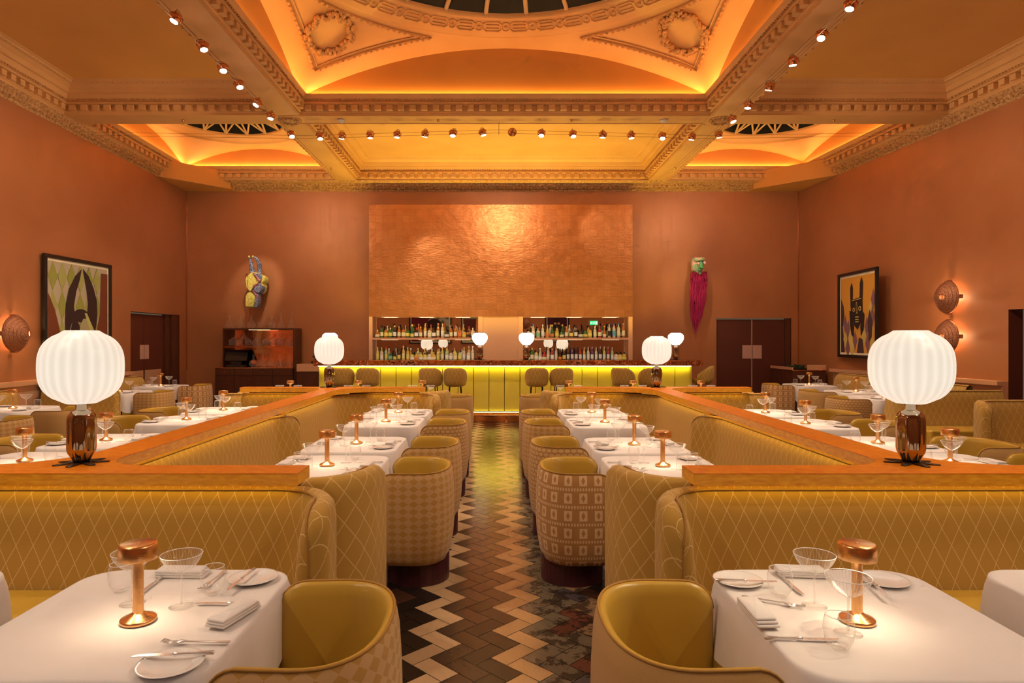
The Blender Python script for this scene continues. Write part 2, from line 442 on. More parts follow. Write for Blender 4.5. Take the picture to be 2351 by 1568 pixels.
# floor: zig-zag stone tiles
fl = MB(); W = .1075; k2 = 1 / math.sqrt(2)
ox, oy = -.48 + W * k2, 3.17
def tcol(n):
    r = random.random()
    cream = (.52, .33, .17); oak = (.46, .26, .11); blk = (.022, .014, .010); strp = (.060, .030, .018)
    tan = (.30, .17, .085); mott = (.17, .125, .075); red = (.14, .045, .025); grey = (.085, .065, .065); brn = (.075, .030, .016)
    j = .9 + .2 * random.random()
    if n in (0,): c, a = cream, 1
    elif n in (1,): c, a = strp, 1
    elif n in (2,): c, a = blk, 1
    elif n == 3: c, a = oak, 1
    elif n == 4: c, a = mott, 0
    elif n == 5: c, a = random.choice([red, grey, brn, mott]), 0
    elif n == 6: c, a = random.choice([tan, brn, red, tan]), 0
    elif n in (-1,): c, a = blk, 1
    elif n == -2: c, a = random.choice([brn, blk]), 1
    elif n == -3: c, a = random.choice([tan, brn, oak]), 0
    else: c, a = random.choice([tan, brn, red, mott, oak, blk, grey]), random.choice([0, 1])
    return tuple(x * j for x in c) + (a,)
g = .0018
for n in range(-52, 54):
    for k in range(-18, 42):
        for typ in (0, 1):
            a0, b0 = 2 * k - n * 1 , 2 * k + n * 1
            # stripe n is shifted by (+1,-1) per step (to the right)
            a0 = 2 * k + n; b0 = 2 * k - n
            q = [(0, 0), (2, 0), (2, 1), (0, 1)] if typ == 0 else [(2, 0), (3, 0), (3, 2), (2, 2)]
            ca = sum(p[0] for p in q) / 4; cb = sum(p[1] for p in q) / 4
            pts = []
            for (pa, pb) in q:
                pa = ca + (pa - ca) * (1 - g / W * (1 if abs(pa - ca) > .6 else 2)); pb = cb + (pb - cb) * (1 - g / W * (1 if abs(pb - cb) > .6 else 2))
                A = (a0 + pa) * W; B = (b0 + pb) * W
                pts.append((ox + (A - B) * k2, oy + (A + B) * k2, 0))
            cx = sum(p[0] for p in pts) / 4; cy = sum(p[1] for p in pts) / 4
            if abs(cx) > 7.6 or cy < YR or cy > 13.2 or (abs(cx) > 2.4 and cy < 1): continue
            b = len(fl.v); fl.v.extend(pts); fl.face(range(b, b + 4), [(p[0], p[1]) for p in pts], 0, tcol(n))
b = len(fl.v); fl.v.extend([(-8, YR - .2, -.003), (8.6, YR - .2, -.003), (8.6, YB + .3, -.003), (-8, YB + .3, -.003)]); fl.face(range(b, b + 4), mi=1)
struct('floor', fl, [M['floor'], M['grout']])

def quadwall(name, pts, mat, z0=0, z1=ZF + .2):
    mb = MB(); (xa, ya), (xb, yb) = pts; L = math.dist(*pts); b = len(mb.v)
    mb.v.extend([(xa, ya, z0), (xb, yb, z0), (xb, yb, z1), (xa, ya, z1)]); mb.face(range(b, b + 4), [(0, z0), (L, z0), (L, z1), (0, z1)])
    return mb
# left wall with door recess, right wall with door opening
def sidewall(name, s, holes):
    """holes: (y0,y1,ztop) openings down to the floor, recessed by .16"""
    mb = MB()
    ys = sorted([YR] + [h for a in holes for h in a[:2]] + [YB])
    for i in range(len(ys) - 1):
        y0, y1 = ys[i], ys[i + 1]; hz = 0
        for a in holes:
            if abs(a[0] - y0) < 1e-6: hz = a[2]
        x0, x1 = wallx(s, y0), wallx(s, y1)
        b = len(mb.v); mb.v.extend([(x0, y0, hz), (x1, y1, hz), (x1, y1, ZF + .2), (x0, y0, ZF + .2)]); mb.face(range(b, b + 4), [(y0, hz), (y1, hz), (y1, ZF), (y0, ZF)])
        if hz:
            dd = .2 * s
            b = len(mb.v); mb.v.extend([(x0, y0, 0), (x0 + dd, y0, 0), (x1 + dd, y1, 0), (x1, y1, 0), (x0, y0, hz), (x0 + dd, y0, hz), (x1 + dd, y1, hz), (x1, y1, hz)])
            for q in ((0, 1, 5, 4), (3, 2, 6, 7), (4, 5, 6, 7)): mb.face([b + i for i in q], mi=1)
    return struct(name, mb, [M['wall'], M['door_dark']])
sidewall('wall_left', -1, [(12.15, 14.15, 2.11)])
sidewall('wall_right', 1, [(7.7, 9.08, 2.0)])
bw = MB()
XL, XR = wallx(-1, YB), wallx(1, YB)
def bwq(x0, x1, z0, z1):
    b = len(bw.v); bw.v.extend([(x0, YB, z0), (x1, YB, z0), (x1, YB, z1), (x0, YB, z1)]); bw.face(range(b, b + 4), [(x0, z0), (x1, z0), (x1, z1), (x0, z1)])
DX0, DX1, DZ = 4.90, 6.56, 2.06
bwq(XL, DX0, 0, ZF + .2); bwq(DX1, XR, 0, ZF + .2); bwq(DX0, DX1, DZ, ZF + .2)
b = len(bw.v); bw.v.extend([(DX0, YB, 0), (DX0, YB + .12, 0), (DX1, YB + .12, 0), (DX1, YB, 0), (DX0, YB, DZ), (DX0, YB + .12, DZ), (DX1, YB + .12, DZ), (DX1, YB, DZ)])
for q in ((0, 1, 5, 4), (3, 2, 6, 7), (4, 5, 6, 7)): bw.face([b + i for i in q], mi=1)
struct('wall_back', bw, [M['wall'], M['door_dark']])
rw = quadwall('wall_front', ((wallx(-1, YR), YR), (wallx(1, YR), YR)), M['wall']); struct('wall_front', rw, M['wall'])
# copper corner strips where the walls meet
tr = MB()
for s in (-1, 1):
    x = wallx(s, YB) - s * .012; tr.box(x - .006, x + .006, YB - .016, YB - .004, .9, 4.88)
struct('trim_1', tr, M['copper'])

# doors
def plates(parent, pts):
    for m in pts: m.build('push_plate', M['push'], parent)
def door_back():
    r = thing('door_1', 'dark maroon double door in the bar wall right of the bar', 'door', (0, 0, 0)); r['kind'] = 'structure'
    xm = (DX0 + DX1) / 2 - .02
    for (a, c_) in ((DX0 + .01, xm - .012), (xm + .012, DX1 - .13)):
        m = MB(); m.box(a, c_, YB + .06, YB + .10, .01, DZ - .03); m.build('door_leaf', M['door_dark'], r, bevel=.004)
    m = MB(); m.box(DX1 - .12, DX1 - .005, YB + .03, YB + .1, 0, DZ - .005); m.build('door_frame', M['walnut'], r)
    m = MB(); m.box(xm - .012, xm + .012, YB + .07, YB + .09, 0, DZ - .03); m.build('edge_strip', M['push'], r)
    for a, c_ in ((xm - .215, xm - .015), (xm + .015, xm + .215)):
        m = MB(); m.box(a, c_, YB + .05, YB + .06, 1.16, 1.46); m.build('push_plate', M['push'], r)
door_back()
def door_left():
    r = thing('door_2', 'dark maroon double door recessed in the left wall near the corner', 'door', (0, 0, 0)); r['kind'] = 'structure'
    x = wallx(-1, 13.1) - .10
    for y0, y1 in ((12.2, 12.84), (12.86, 13.6)):
        m = MB(); m.box(x - .04, x, y0, y1, .01, 2.08); m.build('door_leaf', M['door_dark'], r, bevel=.004)
    m = MB(); m.box(x - .04, x + .03, 13.62, 13.78, 0, 2.1); m.box(x - .04, x + .05, 13.85, 14.12, 0, 2.1); m.build('door_frame', M['walnut'], r)
    for y0, y1 in ((12.70, 12.84), (12.86, 13.02)):
        m = MB(); m.box(x, x + .008, y0, y1, 1.2, 1.48); m.build('push_plate', M['push'], r)
    for y0, y1 in ((12.25, 12.82), (12.88, 13.5)):
        m = MB(); m.box(x, x + .006, y0, y1, .3, .98); m.build('kick_panel', M['copper_pale'], r)
door_left()
m = MB(); x0 = wallx(1, 8.2) + .19; m.box(x0 - .02, x0 + .02, 7.72, 9.06, 0, 1.98); struct('door_3', m, M['door_dark'])

# copper ledge bands along the side walls
for s, y0, y1, nm in ((-1, 2.0, 12.0, 'trim_2'), (1, 9.1, 13.1, 'trim_3')):
    m = MB()
    for (d, z0, z1) in ((.14, .94, 1.0), (.06, .1, .94)):
        xa, xb = wallx(s, y0), wallx(s, y1)
        pts = [(xa, y0), (xb, y1), (xb - s * d, y1), (xa - s * d, y0)]
        if s > 0: pts = pts
        else: pts = pts[::-1]
        m.prism(pts, z0, z1)
    struct(nm, m, M['copper_pale'])

# ------------------------------------------------------------------ CEILING
CX0, CX1 = -3.0, 3.3          # central aisle bays
BX0, BX1 = -3.45, 3.75        # outer faces of the longitudinal beams
TY0, TY1 = 10.03, 10.45       # transverse beam
NY0, NY1 = 3.28, 3.70
WO = .10                      # cornice offset from the side walls
def wl(y): return wallx(-1, y) + WO
def wr(y): return wallx(1, y) - WO
YC = 14.14
bays = {
 'C':  [(CX0, NY1), (CX1, NY1), (CX1, TY0), (CX0, TY0)],
 'NC': [(CX0, YR), (CX1, YR), (CX1, NY0), (CX0, NY0)],
 'BC': [(CX0, TY1), (CX1, TY1), (CX1, YC), (CX0, YC)],
 'L':  [(wl(YR), YR), (BX0, YR), (BX0, TY0), (wl(TY0), TY0)],
 'R':  [(BX1, YR), (wr(YR), YR), (wr(TY0), TY0), (BX1, TY0)],
 'BL': [(wl(TY1), TY1), (BX0, TY1), (BX0, YC), (wl(YC), YC)],
 'BR': [(BX1, TY1), (wr(TY1), TY1), (wr(YC), YC), (BX1, YC)],
}
def inset(poly, d):
    N = normals(poly, True); return [(x + nx * d, y + ny * d) for (x, y), (nx, ny) in zip(poly, N)]
# soffits (underside of the beams)
sf = MB()
sf.box(BX0 + .003, CX0 - .003, YR, YB, ZS, ZS + .02); sf.box(CX1 + .003, BX1 - .003, YR, YB, ZS, ZS + .02)
sf.box(CX0, CX1, TY0 + .003, TY1 - .003, ZS - .001, ZS + .02); sf.box(CX0, CX1, NY0, NY1, ZS - .001, ZS + .02)
for s in (-1, 1):
    for (ya, yb) in ((TY0, TY1),):
        xa = (wallx(-1, 10) if s < 0 else BX1); xb = (BX0 if s < 0 else wallx(1, 10.2) + .05)
        sf.box(xa, xb, ya + .003, yb - .003, ZS - .001, ZS + .02)
# raised edge fillets along the soffits
for x in (BX0 + .02, CX0 - .05, CX1 + .02, BX1 - .05): sf.box(x, x + .03, YR, TY0, ZS - .012, ZS)
for x in (BX0 + .02, CX0 - .05, CX1 + .02, BX1 - .05): sf.box(x, x + .03, TY1, YC, ZS - .012, ZS)
sf.box(BX0, CX1, TY0 + .02, TY0 + .05, ZS - .012, ZS - .002); sf.box(BX0, CX1, TY1 - .05, TY1 - .02, ZS - .012, ZS - .002)
struct('ceiling_beams', sf, M['plaster'])
# rosettes where the beams cross
for i, x in enumerate(((BX0 + CX0) / 2, (BX1 + CX1) / 2)):
    m = MB(); m.lathe([(.001, ZS - .05), (.05, ZS - .045), (.09, ZS - .03), (.17, ZS - .02), (.18, ZS)], 24, (x, (TY0 + TY1) / 2))
    for k in range(12): m.sphere((x + .12 * math.cos(k * PI / 6), (TY0 + TY1) / 2 + .12 * math.sin(k * PI / 6), ZS - .03), .03, 8, 5)
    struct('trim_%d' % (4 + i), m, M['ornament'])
# cornices
CPROF = [(0, ZS), (.0, ZS + .035), (.02, ZS + .045), (.02, ZS + .135), (.10, ZS + .14), (.10, ZS + .165), (.085, ZS + .175), (.075, ZS + .195), (.105, ZS + .215), (.13, ZS + .26), (.135, ZC), (-.02, ZC)]
FPROF = CPROF[:-1] + [(.17, ZC + .005), (.20, ZC + .06), (.26, ZC + .10), (.30, ZC + .105), (.32, ZC + .13), (.34, ZC + .13), (.36, ZF)]
def loopsweep(m, poly, prof, mi=0):
    rows = []
    P = list(poly); uv = []
    N = normals(P, True); u = 0
    for i in range(len(P) + 1):
        (x, y), (nx, ny) = P[i % len(P)], N[i % len(P)]
        rows.append([(x + nx * n_, y + ny * n_, z) for n_, z in prof])
        v = 0; ur = []
        for j in range(len(prof)):
            if j: v += math.dist(prof[j], prof[j - 1])
            ur.append((u, v))
        uv.append(ur); u += math.dist(P[i % len(P)], P[(i + 1) % len(P)])
    m.grid(rows, uv, sm=False, mi=mi)
def along(poly, step, fn, i_edges=None, margin=.12):
    n = len(poly)
    for i in range(n):
        if i_edges and i not in i_edges: continue
        a, b_ = Vector(poly[i]), Vector(poly[(i + 1) % n]); L = (b_ - a).length; t = (b_ - a) / L; nn = Vector((-t.y, t.x))
        cnt = max(1, int((L - 2 * margin) / step)); off = (L - cnt * step) / 2 + step / 2
        for k in range(cnt): fn(a + t * (off + k * step), t, nn)
ti = 6
for key, poly in bays.items():
    if key == 'NC': loop_edges = [2]
    m = MB(); flat = key in ('NC', 'BC', 'L', 'R')
    loopsweep(m, poly, FPROF if flat else CPROF)
    def dent(p, t, nn):
        mt = Matrix(((t.x, nn.x, 0, p.x), (t.y, nn.y, 0, p.y), (0, 0, 1, 0), (0, 0, 0, 1)))
        m.box(-.048, .048, .0, .088, ZS + .052, ZS + .132, mat=mt)
    def egg(p, t, nn):
        q = p + nn * .098; m.sphere((q.x, q.y, ZS + .205), .014, 6, 4, mi=1)
    if key != 'NC':
        along(poly, .177, dent, margin=.02)
        along(poly, .05, egg, margin=.15)
    if flat:
        def leafy(p, t, nn):
            q = p + nn * .29; m.sphere((q.x, q.y, ZC + .115), .019, 6, 4, mi=1, sc=(1, 1, .8))
        along(poly, .075, leafy, margin=.4)
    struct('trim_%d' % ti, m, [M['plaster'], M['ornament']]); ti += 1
# ornament band against the walls under the cornices
for nm, pts, prof in (
    ('trim_20', [(XL, YB), (XR, YB)], [(0, 4.87), (.02, 4.885), (.03, 4.90), (.12, 4.915), (.19, 4.95), (.22, 4.985), (.31, 5.0), (.37, ZS)]),
    ('trim_21', [(wallx(-1, YR), YR), (XL, YB)], [(0, 4.87), (.015, 4.885), (.02, 4.90), (.05, 4.92), (.07, 4.97), (.08, 5.0), (.11, ZS)]),
    ('trim_22', [(XR, YB), (wallx(1, YR), YR)], [(0, 4.87), (.015, 4.885), (.02, 4.90), (.05, 4.92), (.07, 4.97), (.08, 5.0), (.11, ZS)])):
    m = MB(); a, b_ = Vector(pts[0]), Vector(pts[1]); t_ = (b_ - a).normalized(); nn = Vector((t_.y, -t_.x))
    rows = [[(p.x + nn.x * n_, p.y + nn.y * n_, z) for n_, z in prof] for p in (a, b_)]
    m.grid(rows, sm=False)
    L = (b_ - a).length; k = .06
    pr = [p for p in prof if 4.91 < p[1] < 4.99]
    while k < L - .05:
        for (n_, z), rr in zip(pr, (.034, .028, .02)):
            kk = k + random.uniform(-.02, .02); q = a + t_ * kk + nn * n_
            m.sphere((q.x, q.y, z + random.uniform(-.008, .008)), rr * random.uniform(.7, 1.1), 6, 4, sc=(1, 1, .7))
        k += .075
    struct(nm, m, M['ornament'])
# flat ceilings
for key in ('NC', 'BC', 'L', 'R'):
    m = MB(); p = inset(bays[key], .355); b = 0
    m.v.extend([(x, y, ZF) for x, y in p]); m.face(range(4), p); struct('ceiling_' + {'NC': 'near', 'BC': 'bar', 'L': 'left', 'R': 'right'}[key], m, M['plaster'] if key == 'BC' else M['flat'])
# domed bays -------------------------------------------------------
def domed(name, poly, R2, rring, rin, ribs, zig, led, narc=22, H=0, lip=.45):
    cx = sum(p[0] for p in poly) / 4; cy = sum(p[1] for p in poly) / 4
    corner = max((p[0] - cx) ** 2 + (p[1] - cy) ** 2 for p in poly); zb = ZC - math.sqrt(R2 - corner)
    hx_ = max(abs(p[0] - cx) for p in poly); hy_ = max(abs(p[1] - cy) for p in poly)
    def Z(x, y):
        if H:
            fx = min(1, abs(x - cx) / hx_); fy = min(1, abs(y - cy) / hy_)
            return ZC + H * (1 - (fx * fy) ** 2) + .03 * (1 - max(fx, fy))
        return zb + math.sqrt(max(.01, R2 - (x - cx) ** 2 - (y - cy) ** 2))
    # boundary points in order
    bd = []
    for i in range(4):
        a, c_ = poly[i], poly[(i + 1) % 4]
        for k in range(narc): f = k / narc; bd.append((a[0] + (c_[0] - a[0]) * f, a[1] + (c_[1] - a[1]) * f))
    m = MB(); rows = []
    for j in range(13):
        f = j / 12; row = []
        for (x, y) in bd:
            d = math.hypot(x - cx, y - cy); rx = cx + (x - cx) / d * rring; ry = cy + (y - cy) / d * rring
            if d < rring: rx, ry = x, y
            px, py = rx + (x - rx) * f, ry + (y - ry) * f; row.append((px, py, Z(px, py)))
        rows.append(row)
    m.grid(rows, closed_u=True)
    vault = struct('ceiling_vault_' + name, m, M['plaster'])
    # lunettes: upright walls under the arches
    m = MB(); m.grid([[(x, y, ZC - .02) for x, y in bd], [(x, y, Z(x, y)) for x, y in bd]], closed_u=True, sm=False)
    struct('ceiling_lunettes_' + name, m, M['flat'])
    # LED strips on the cornice shelf
    m = MB()
    for i in range(4):
        a, c_ = Vector(poly[i]), Vector(poly[(i + 1) % 4]); t_ = (c_ - a).normalized(); nn = Vector((-t_.y, t_.x))
        p0 = a + t_ * .12 + nn * .03; p1 = c_ - t_ * .12 + nn * .03
        mt = Matrix(((t_.x, nn.x, 0, p0.x), (t_.y, nn.y, 0, p0.y), (0, 0, 1, 0), (0, 0, 0, 1)))
        m.box(0, (p1 - p0).length, -.012, .012, ZC + .004, ZC + .012, mat=mt)
    struct('trim_led_' + name, m, led)
    # ring
    zr = Z(cx, cy + rring); wd = rring - rin; ztop = zr + wd * lip + .14
    pr = [(rring + .05, zr - .02), (rring + .03, zr - .035), (rring, zr - .03), (rring - .03, zr - .01), (rring - wd * .22, zr + .0), (rring - wd * .78, zr + wd * lip * .66), (rin + .05, zr + wd * lip * .73), (rin + .02, zr + wd * lip * .73), (rin, zr + wd * lip), (rin, ztop - .10)]
    m = MB(); m.lathe(pr, 96, (cx, cy)); 
    if name == 'central':
        r0 = rring - wd * .22; r1 = rring - wd * .78; z0, z1 = zr, zr + wd * .30
        def rp(f, a, dz=-.006): 
            r = r0 + (r1 - r0) * f; return (cx + r * math.cos(a), cy + r * math.sin(a), z0 + (z1 - z0) * f + dz)
        nk = 44
        for f in (.12, .36, .64, .88):
            for k in range(nk):
                a0 = 2 * PI * (k + .26) / nk; a1 = 2 * PI * (k + .74) / nk
                m.tube([rp(f, a0 + (a1 - a0) * q / 4) for q in range(5)], .011, 6)
        for k in range(nk):
            a = 2 * PI * k / nk; da = .105 / r0
            m.tube([rp(.5 + .36 * math.cos(q), a + da * .62 * math.sin(q)) for q in [2 * PI * w_ / 12 for w_ in range(12)]], .011, 6, closed=True)
            m.sphere(rp(.5, a), .025, 8, 5)
            for f0, f1, s0 in ((.12, .36, 1), (.88, .64, 1), (.12, .36, -1), (.88, .64, -1)):
                m.tube([rp(f0, a + s0 * da * 1.05), rp(f1, a + s0 * da * .45)], .011, 5)
    struct('trim_ring_' + name, m, M['plaster'])
    # dark skylight
    m = MB(); m.lathe([(rin - .01, ztop - .12), (rin * .7, ztop + .12), (rin * .35, ztop + .24), (.01, ztop + .3)], 48, (cx, cy))
    struct('skylight_' + name, m, M['dark_glass'])
    m = MB()
    if zig:
        for k in range(ribs):
            a0 = 2 * PI * k / ribs; a1 = 2 * PI * (k + .5) / ribs; a2 = 2 * PI * (k + 1) / ribs
            o = lambda a, r, z: (cx + r * math.cos(a), cy + r * math.sin(a), z)
            m.tube([o(a0, rin * .99, ztop - .13), o(a1, rin * .72, ztop + .02)], .02, 6); m.tube([o(a2, rin * .99, ztop - .13), o(a1, rin * .72, ztop + .02)], .02, 6)
            m.tube([o(a0, rin * .99, ztop - .13), o(a0, rin * .3, ztop + .18)], .02, 6)
    else:
        for k in range(ribs):
            a = 2 * PI * (k + .5) / ribs
            m.tube([(cx + r * math.cos(a), cy + r * math.sin(a), z) for r, z in ((rin * .995, ztop - .15), (rin * .985, ztop - .12), (rin * .7, ztop + .07), (rin * .35, ztop + .19), (.1, ztop + .25))], .032, 6)
    struct('trim_ribs_' + name, m, M['cream_rib'])
    return cx, cy, Z
cx, cy, ZZ = domed('central', bays['C'], 60.0, 2.93, 2.62, 28, False, M['cove'])
# beaded frames and wreaths on the four pendentives
hx, hy = (CX1 - CX0) / 2, (TY0 - NY1) / 2
for qi, (sx, sy) in enumerate(((1, 1), (-1, 1), (-1, -1), (1, -1))):
    m = MB(); path = []
    def P3(x, y, dz=-.01): X, Y = cx + sx * x, cy + sy * y; return (X, Y, ZZ(X, Y) + dz)
    d1 = .30
    # along the far arch, from the corner towards the middle
    e1 = [(hx - d1 - t_ * (hx - d1 - 1.12), hy - d1 + .0) for t_ in [k / 14 for k in range(15)]]
    ra = math.hypot(1.12, hy - d1)
    a_s = math.atan2(hy - d1, 1.12); a_e = math.atan2(1.12, hx - d1)
    arc = [(ra * math.cos(a_s + (a_e - a_s) * k / 26), ra * math.sin(a_s + (a_e - a_s) * k / 26)) for k in range(27)]
    arc = [(x * (1 - .0), y) for x, y in arc]
    e2 = [(hx - d1, 1.12 + t_ * (hy - d1 - 1.12)) for t_ in [k / 14 for k in range(15)]]
    loop = e1 + arc[1:-1] + e2[:-1]
    m.tube([P3(x, y) for x, y in loop], .022, 6, closed=True)
    cxx = sum(p[0] for p in loop) / len(loop); cyy = sum(p[1] for p in loop) / len(loop)
    m.tube([P3(cxx + (x - cxx) * .90, cyy + (y - cyy) * .90) for x, y in loop], .010, 5, closed=True)
    # beads
    LL = loop + [loop[0]]; acc = 0
    for i in range(len(LL) - 1):
        a, b_ = LL[i], LL[i + 1]; L = math.dist(a, b_); k = -acc
        while k + .085 <= L:
            k += .085; f = k / L; m.sphere(P3(a[0] + (b_[0] - a[0]) * f, a[1] + (b_[1] - a[1]) * f, -.028), .024, 6, 4)
        acc = L - k
    # wreath
    wx, wy = 2.50, 2.36
    for k in range(64):
        a = 2 * PI * k / 64; lob = 1 + .05 * math.sin(a * 8)
        for q in range(3):
            rr = (.30 + random.uniform(-.045, .045)) * lob
            m.sphere(P3(wx + rr * math.cos(a), wy + rr * math.sin(a), -.025 - random.random() * .025), random.uniform(.018, .036), 6, 4)
    struct('trim_pendentive_%d' % (qi + 1), m, M['plaster'])
domed('back_left', bays['BL'], 18.0, 1.42, 1.06, 16, True, M['cove2'], 16, H=.40, lip=.12)
domed('back_right', bays['BR'], 20.0, 1.42, 1.06, 16, True, M['cove2'], 16, H=.40, lip=.12)
# boxed-in speakers housings across the back corners
for s in (-1, 1):
    m = MB()
    if s < 0: A, B_, C_ = (wallx(-1, 13.15) + .02, 13.15), (-5.78, 14.25), (XL + .01, YB - .01)
    else: A, B_, C_ = (wallx(1, 13.05) - .02, 13.05), (5.62, 14.25), (XR - .01, YB - .01)
    B2 = (B_[0], YB - .01); A2 = ((XL + .01, A[1]) if s < 0 else (wallx(1, A[1]) - .01, A[1]))
    poly = [A, B_, B2, C_] if s < 0 else [A, C_, B2, B_]
    m.prism(poly, 4.87, 5.235)
    A_i = (A[0] + s * -.0, A[1]); 
    o = m.build('corner_housing', M['flat'], None, bevel=.006)
    tag(o, 'orange boxed housing across the %s back corner under the cornice' % ('left' if s < 0 else 'right'), 'housing', 'corner housings')
# ------------------------------------------------------------------ lamps
def spot(loc, to, w, ang=80, blend=.6, col=(1, .80, .58), r=.03, parent=None, name='spot_light'):
    d = bpy.data.lights.new(name, 'SPOT'); d.energy = w; d.spot_size = math.radians(ang); d.spot_blend = blend; d.color = col; d.shadow_soft_size = r
    o = bpy.data.objects.new(name, d); COL.objects.link(o); o.location = loc
    o.rotation_euler = (Vector(to) - Vector(loc)).to_track_quat('-Z', 'Y').to_euler()
    if parent is not None: o.parent = parent
    return o
def point(loc, w, col=(1, .8, .58), r=.03, name='point_light'):
    d = bpy.data.lights.new(name, 'POINT'); d.energy = w; d.color = col; d.shadow_soft_size = r
    o = bpy.data.objects.new(name, d); COL.objects.link(o); o.location = loc; return o
# ================================================================== FURNITURE
SIDE = {-1: 'left', 1: 'right'}
# wooden-topped dividers between the booths --------------------------------
def divider(s):
    r = thing('booth_divider', 'glossy golden wood ledge running back from the near %s big globe lamp between the booths' % SIDE[s], 'divider', group='wooden booth dividers')
    pts = [(-3.4, 2.98), (-.905, 2.98), (-.905, 3.18), (-1.94, 3.18), (-1.94, 8.30), (-.91, 8.30), (-.91, 8.48), (-3.26, 8.48), (-3.26, 8.30), (-2.17, 8.30), (-2.17, 3.18), (-3.4, 3.18)]
    rad = [0, .004, .004, .22, .45, .004, .004, .004, .02, .3, .38, 0]
    P = fillet(pts, rad, closed=True, n=10)
    if s > 0: P = [(-x, y) for x, y in P][::-1]
    m = MB(); m.prism(P, .966, .97); N_ = normals(P, True)
    for rows in ([[(x, y, .914) for x, y in P], [(x, y, .9665) for x, y in P]], [[(x + nx * .011, y + ny * .011, .914) for (x, y), (nx, ny) in zip(P, N_)], [(x + nx * .011, y + ny * .011, .9665) for (x, y), (nx, ny) in zip(P, N_)]], [[(x, y, .914) for x, y in P], [(x + nx * .011, y + ny * .011, .914) for (x, y), (nx, ny) in zip(P, N_)]]):
        m.grid(rows, [[(x, y) for x, y in P]] * 2, closed_u=True, sm=False, mi=1)
    m.build('ledge', [M['wood'], M['edge']], r)
    m = MB()
    for (x0, x1, y0, y1) in ((-3.38, -2.2, 3.150, 3.18), (-1.9, -.95, 3.150, 3.18), (-2.098, -2.092, 3.4, 8.2), (-3.2, -2.2, 8.49, 8.57), (-1.9, -1.0, 8.49, 8.57)):
        a, b = (x0, x1) if s < 0 else (-x1, -x0); m.box(a, b, y0, y1, 0, .914)
    m.build('partition', M['walnut'], r)
    m = MB()
    for (x0, x1, y0, y1) in ((-3.35, -.94, 3.002, 3.010), (-1.960, -1.954, 3.45, 7.95), (-1.6, -.96, 8.322, 8.330), (-3.2, -2.4, 8.322, 8.330), (-2.148, -2.140, 3.6, 7.9)):
        a, b = (x0, x1) if s < 0 else (-x1, -x0); m.box(a, b, y0, y1, .921, .930)
    m.build('led_strip', M['led'], r)
for s in (-1, 1): divider(s)

BACK = [(.045, .40), (.03, .47), (.012, .58), (.0, .68), (-.006, .76), (-.02, .83), (-.045, .873), (-.075, .893), (-.105, .888), (-.128, .86), (-.135, .80), (-.135, .05)]
SEATP = [(0, 0)]
def banquette(s, path, label, seat, ends, rad, plinth=True, top=.9, group='mustard banquettes'):
    """path: plan line of the back (drawn for the left side, mirrored for the right); seat: plan polygons"""
    r = thing('banquette', label, 'banquette', group=group)
    P = fillet(path, rad, n=7)
    P = mir(P, s); ee = ends if s < 0 else ends[::-1]
    pr = [(n_, z * top / .9) for n_, z in BACK]
    m = MB(); sweep(m, P, pr, round_ends=ee, ztop=top * .995, nmid=-.06)
    m.build('backrest', M['lattice'], r)
    m = MB(); n0, z0 = -.047, .877 * top / .9
    PP, st, T = resample_ends(P, ee); N = normals(PP); pts = []
    for (x, y), (nx, ny), s_ in zip(PP, N, st):
        e = min(s_ if ee[0] else 9, T - s_ if ee[1] else 9); dz = .14 - math.sqrt(max(0, .0196 - (.14 - e) ** 2)) if e < .14 else 0
        ks = math.sqrt(max(0, 1 - ((.055 - e) / .055) ** 2)) if e < .055 else 1
        n_ = -.06 + (n0 + .06 + .005) * ks
        pts.append((x + nx * n_, y + ny * n_, z0 - dz + .004))
    def down(p): return [(p[0], p[1], p[2] - .05), (p[0], p[1], p[2] - .15), (p[0], p[1], .42)]
    if ee[1]: pts = pts + down(pts[-1])
    if ee[0]: pts = down(pts[0])[::-1] + pts
    m.tube(pts, .0055, 6); m.build('piping', M['piping'], r)
    m = MB()
    for poly in seat:
        q = mir(poly, s); m.prism(q, .14, .455)
    m.build('seat', M['leather'], r, bevel=.03)
    if plinth:
        m = MB()
        for poly in seat:
            q = mir(poly, s); cx_ = sum(p[0] for p in q) / len(q); cy_ = sum(p[1] for p in q) / len(q)
            m.prism([(cx_ + (x - cx_) * .94, cy_ + (y - cy_) * .94) for x, y in q], 0, .14)
        m.build('plinth', M['plinth'], r)
    return r
def R4(x0, x1, y0, y1): return [(x0, y0), (x1, y0), (x1, y1), (x0, y1)]
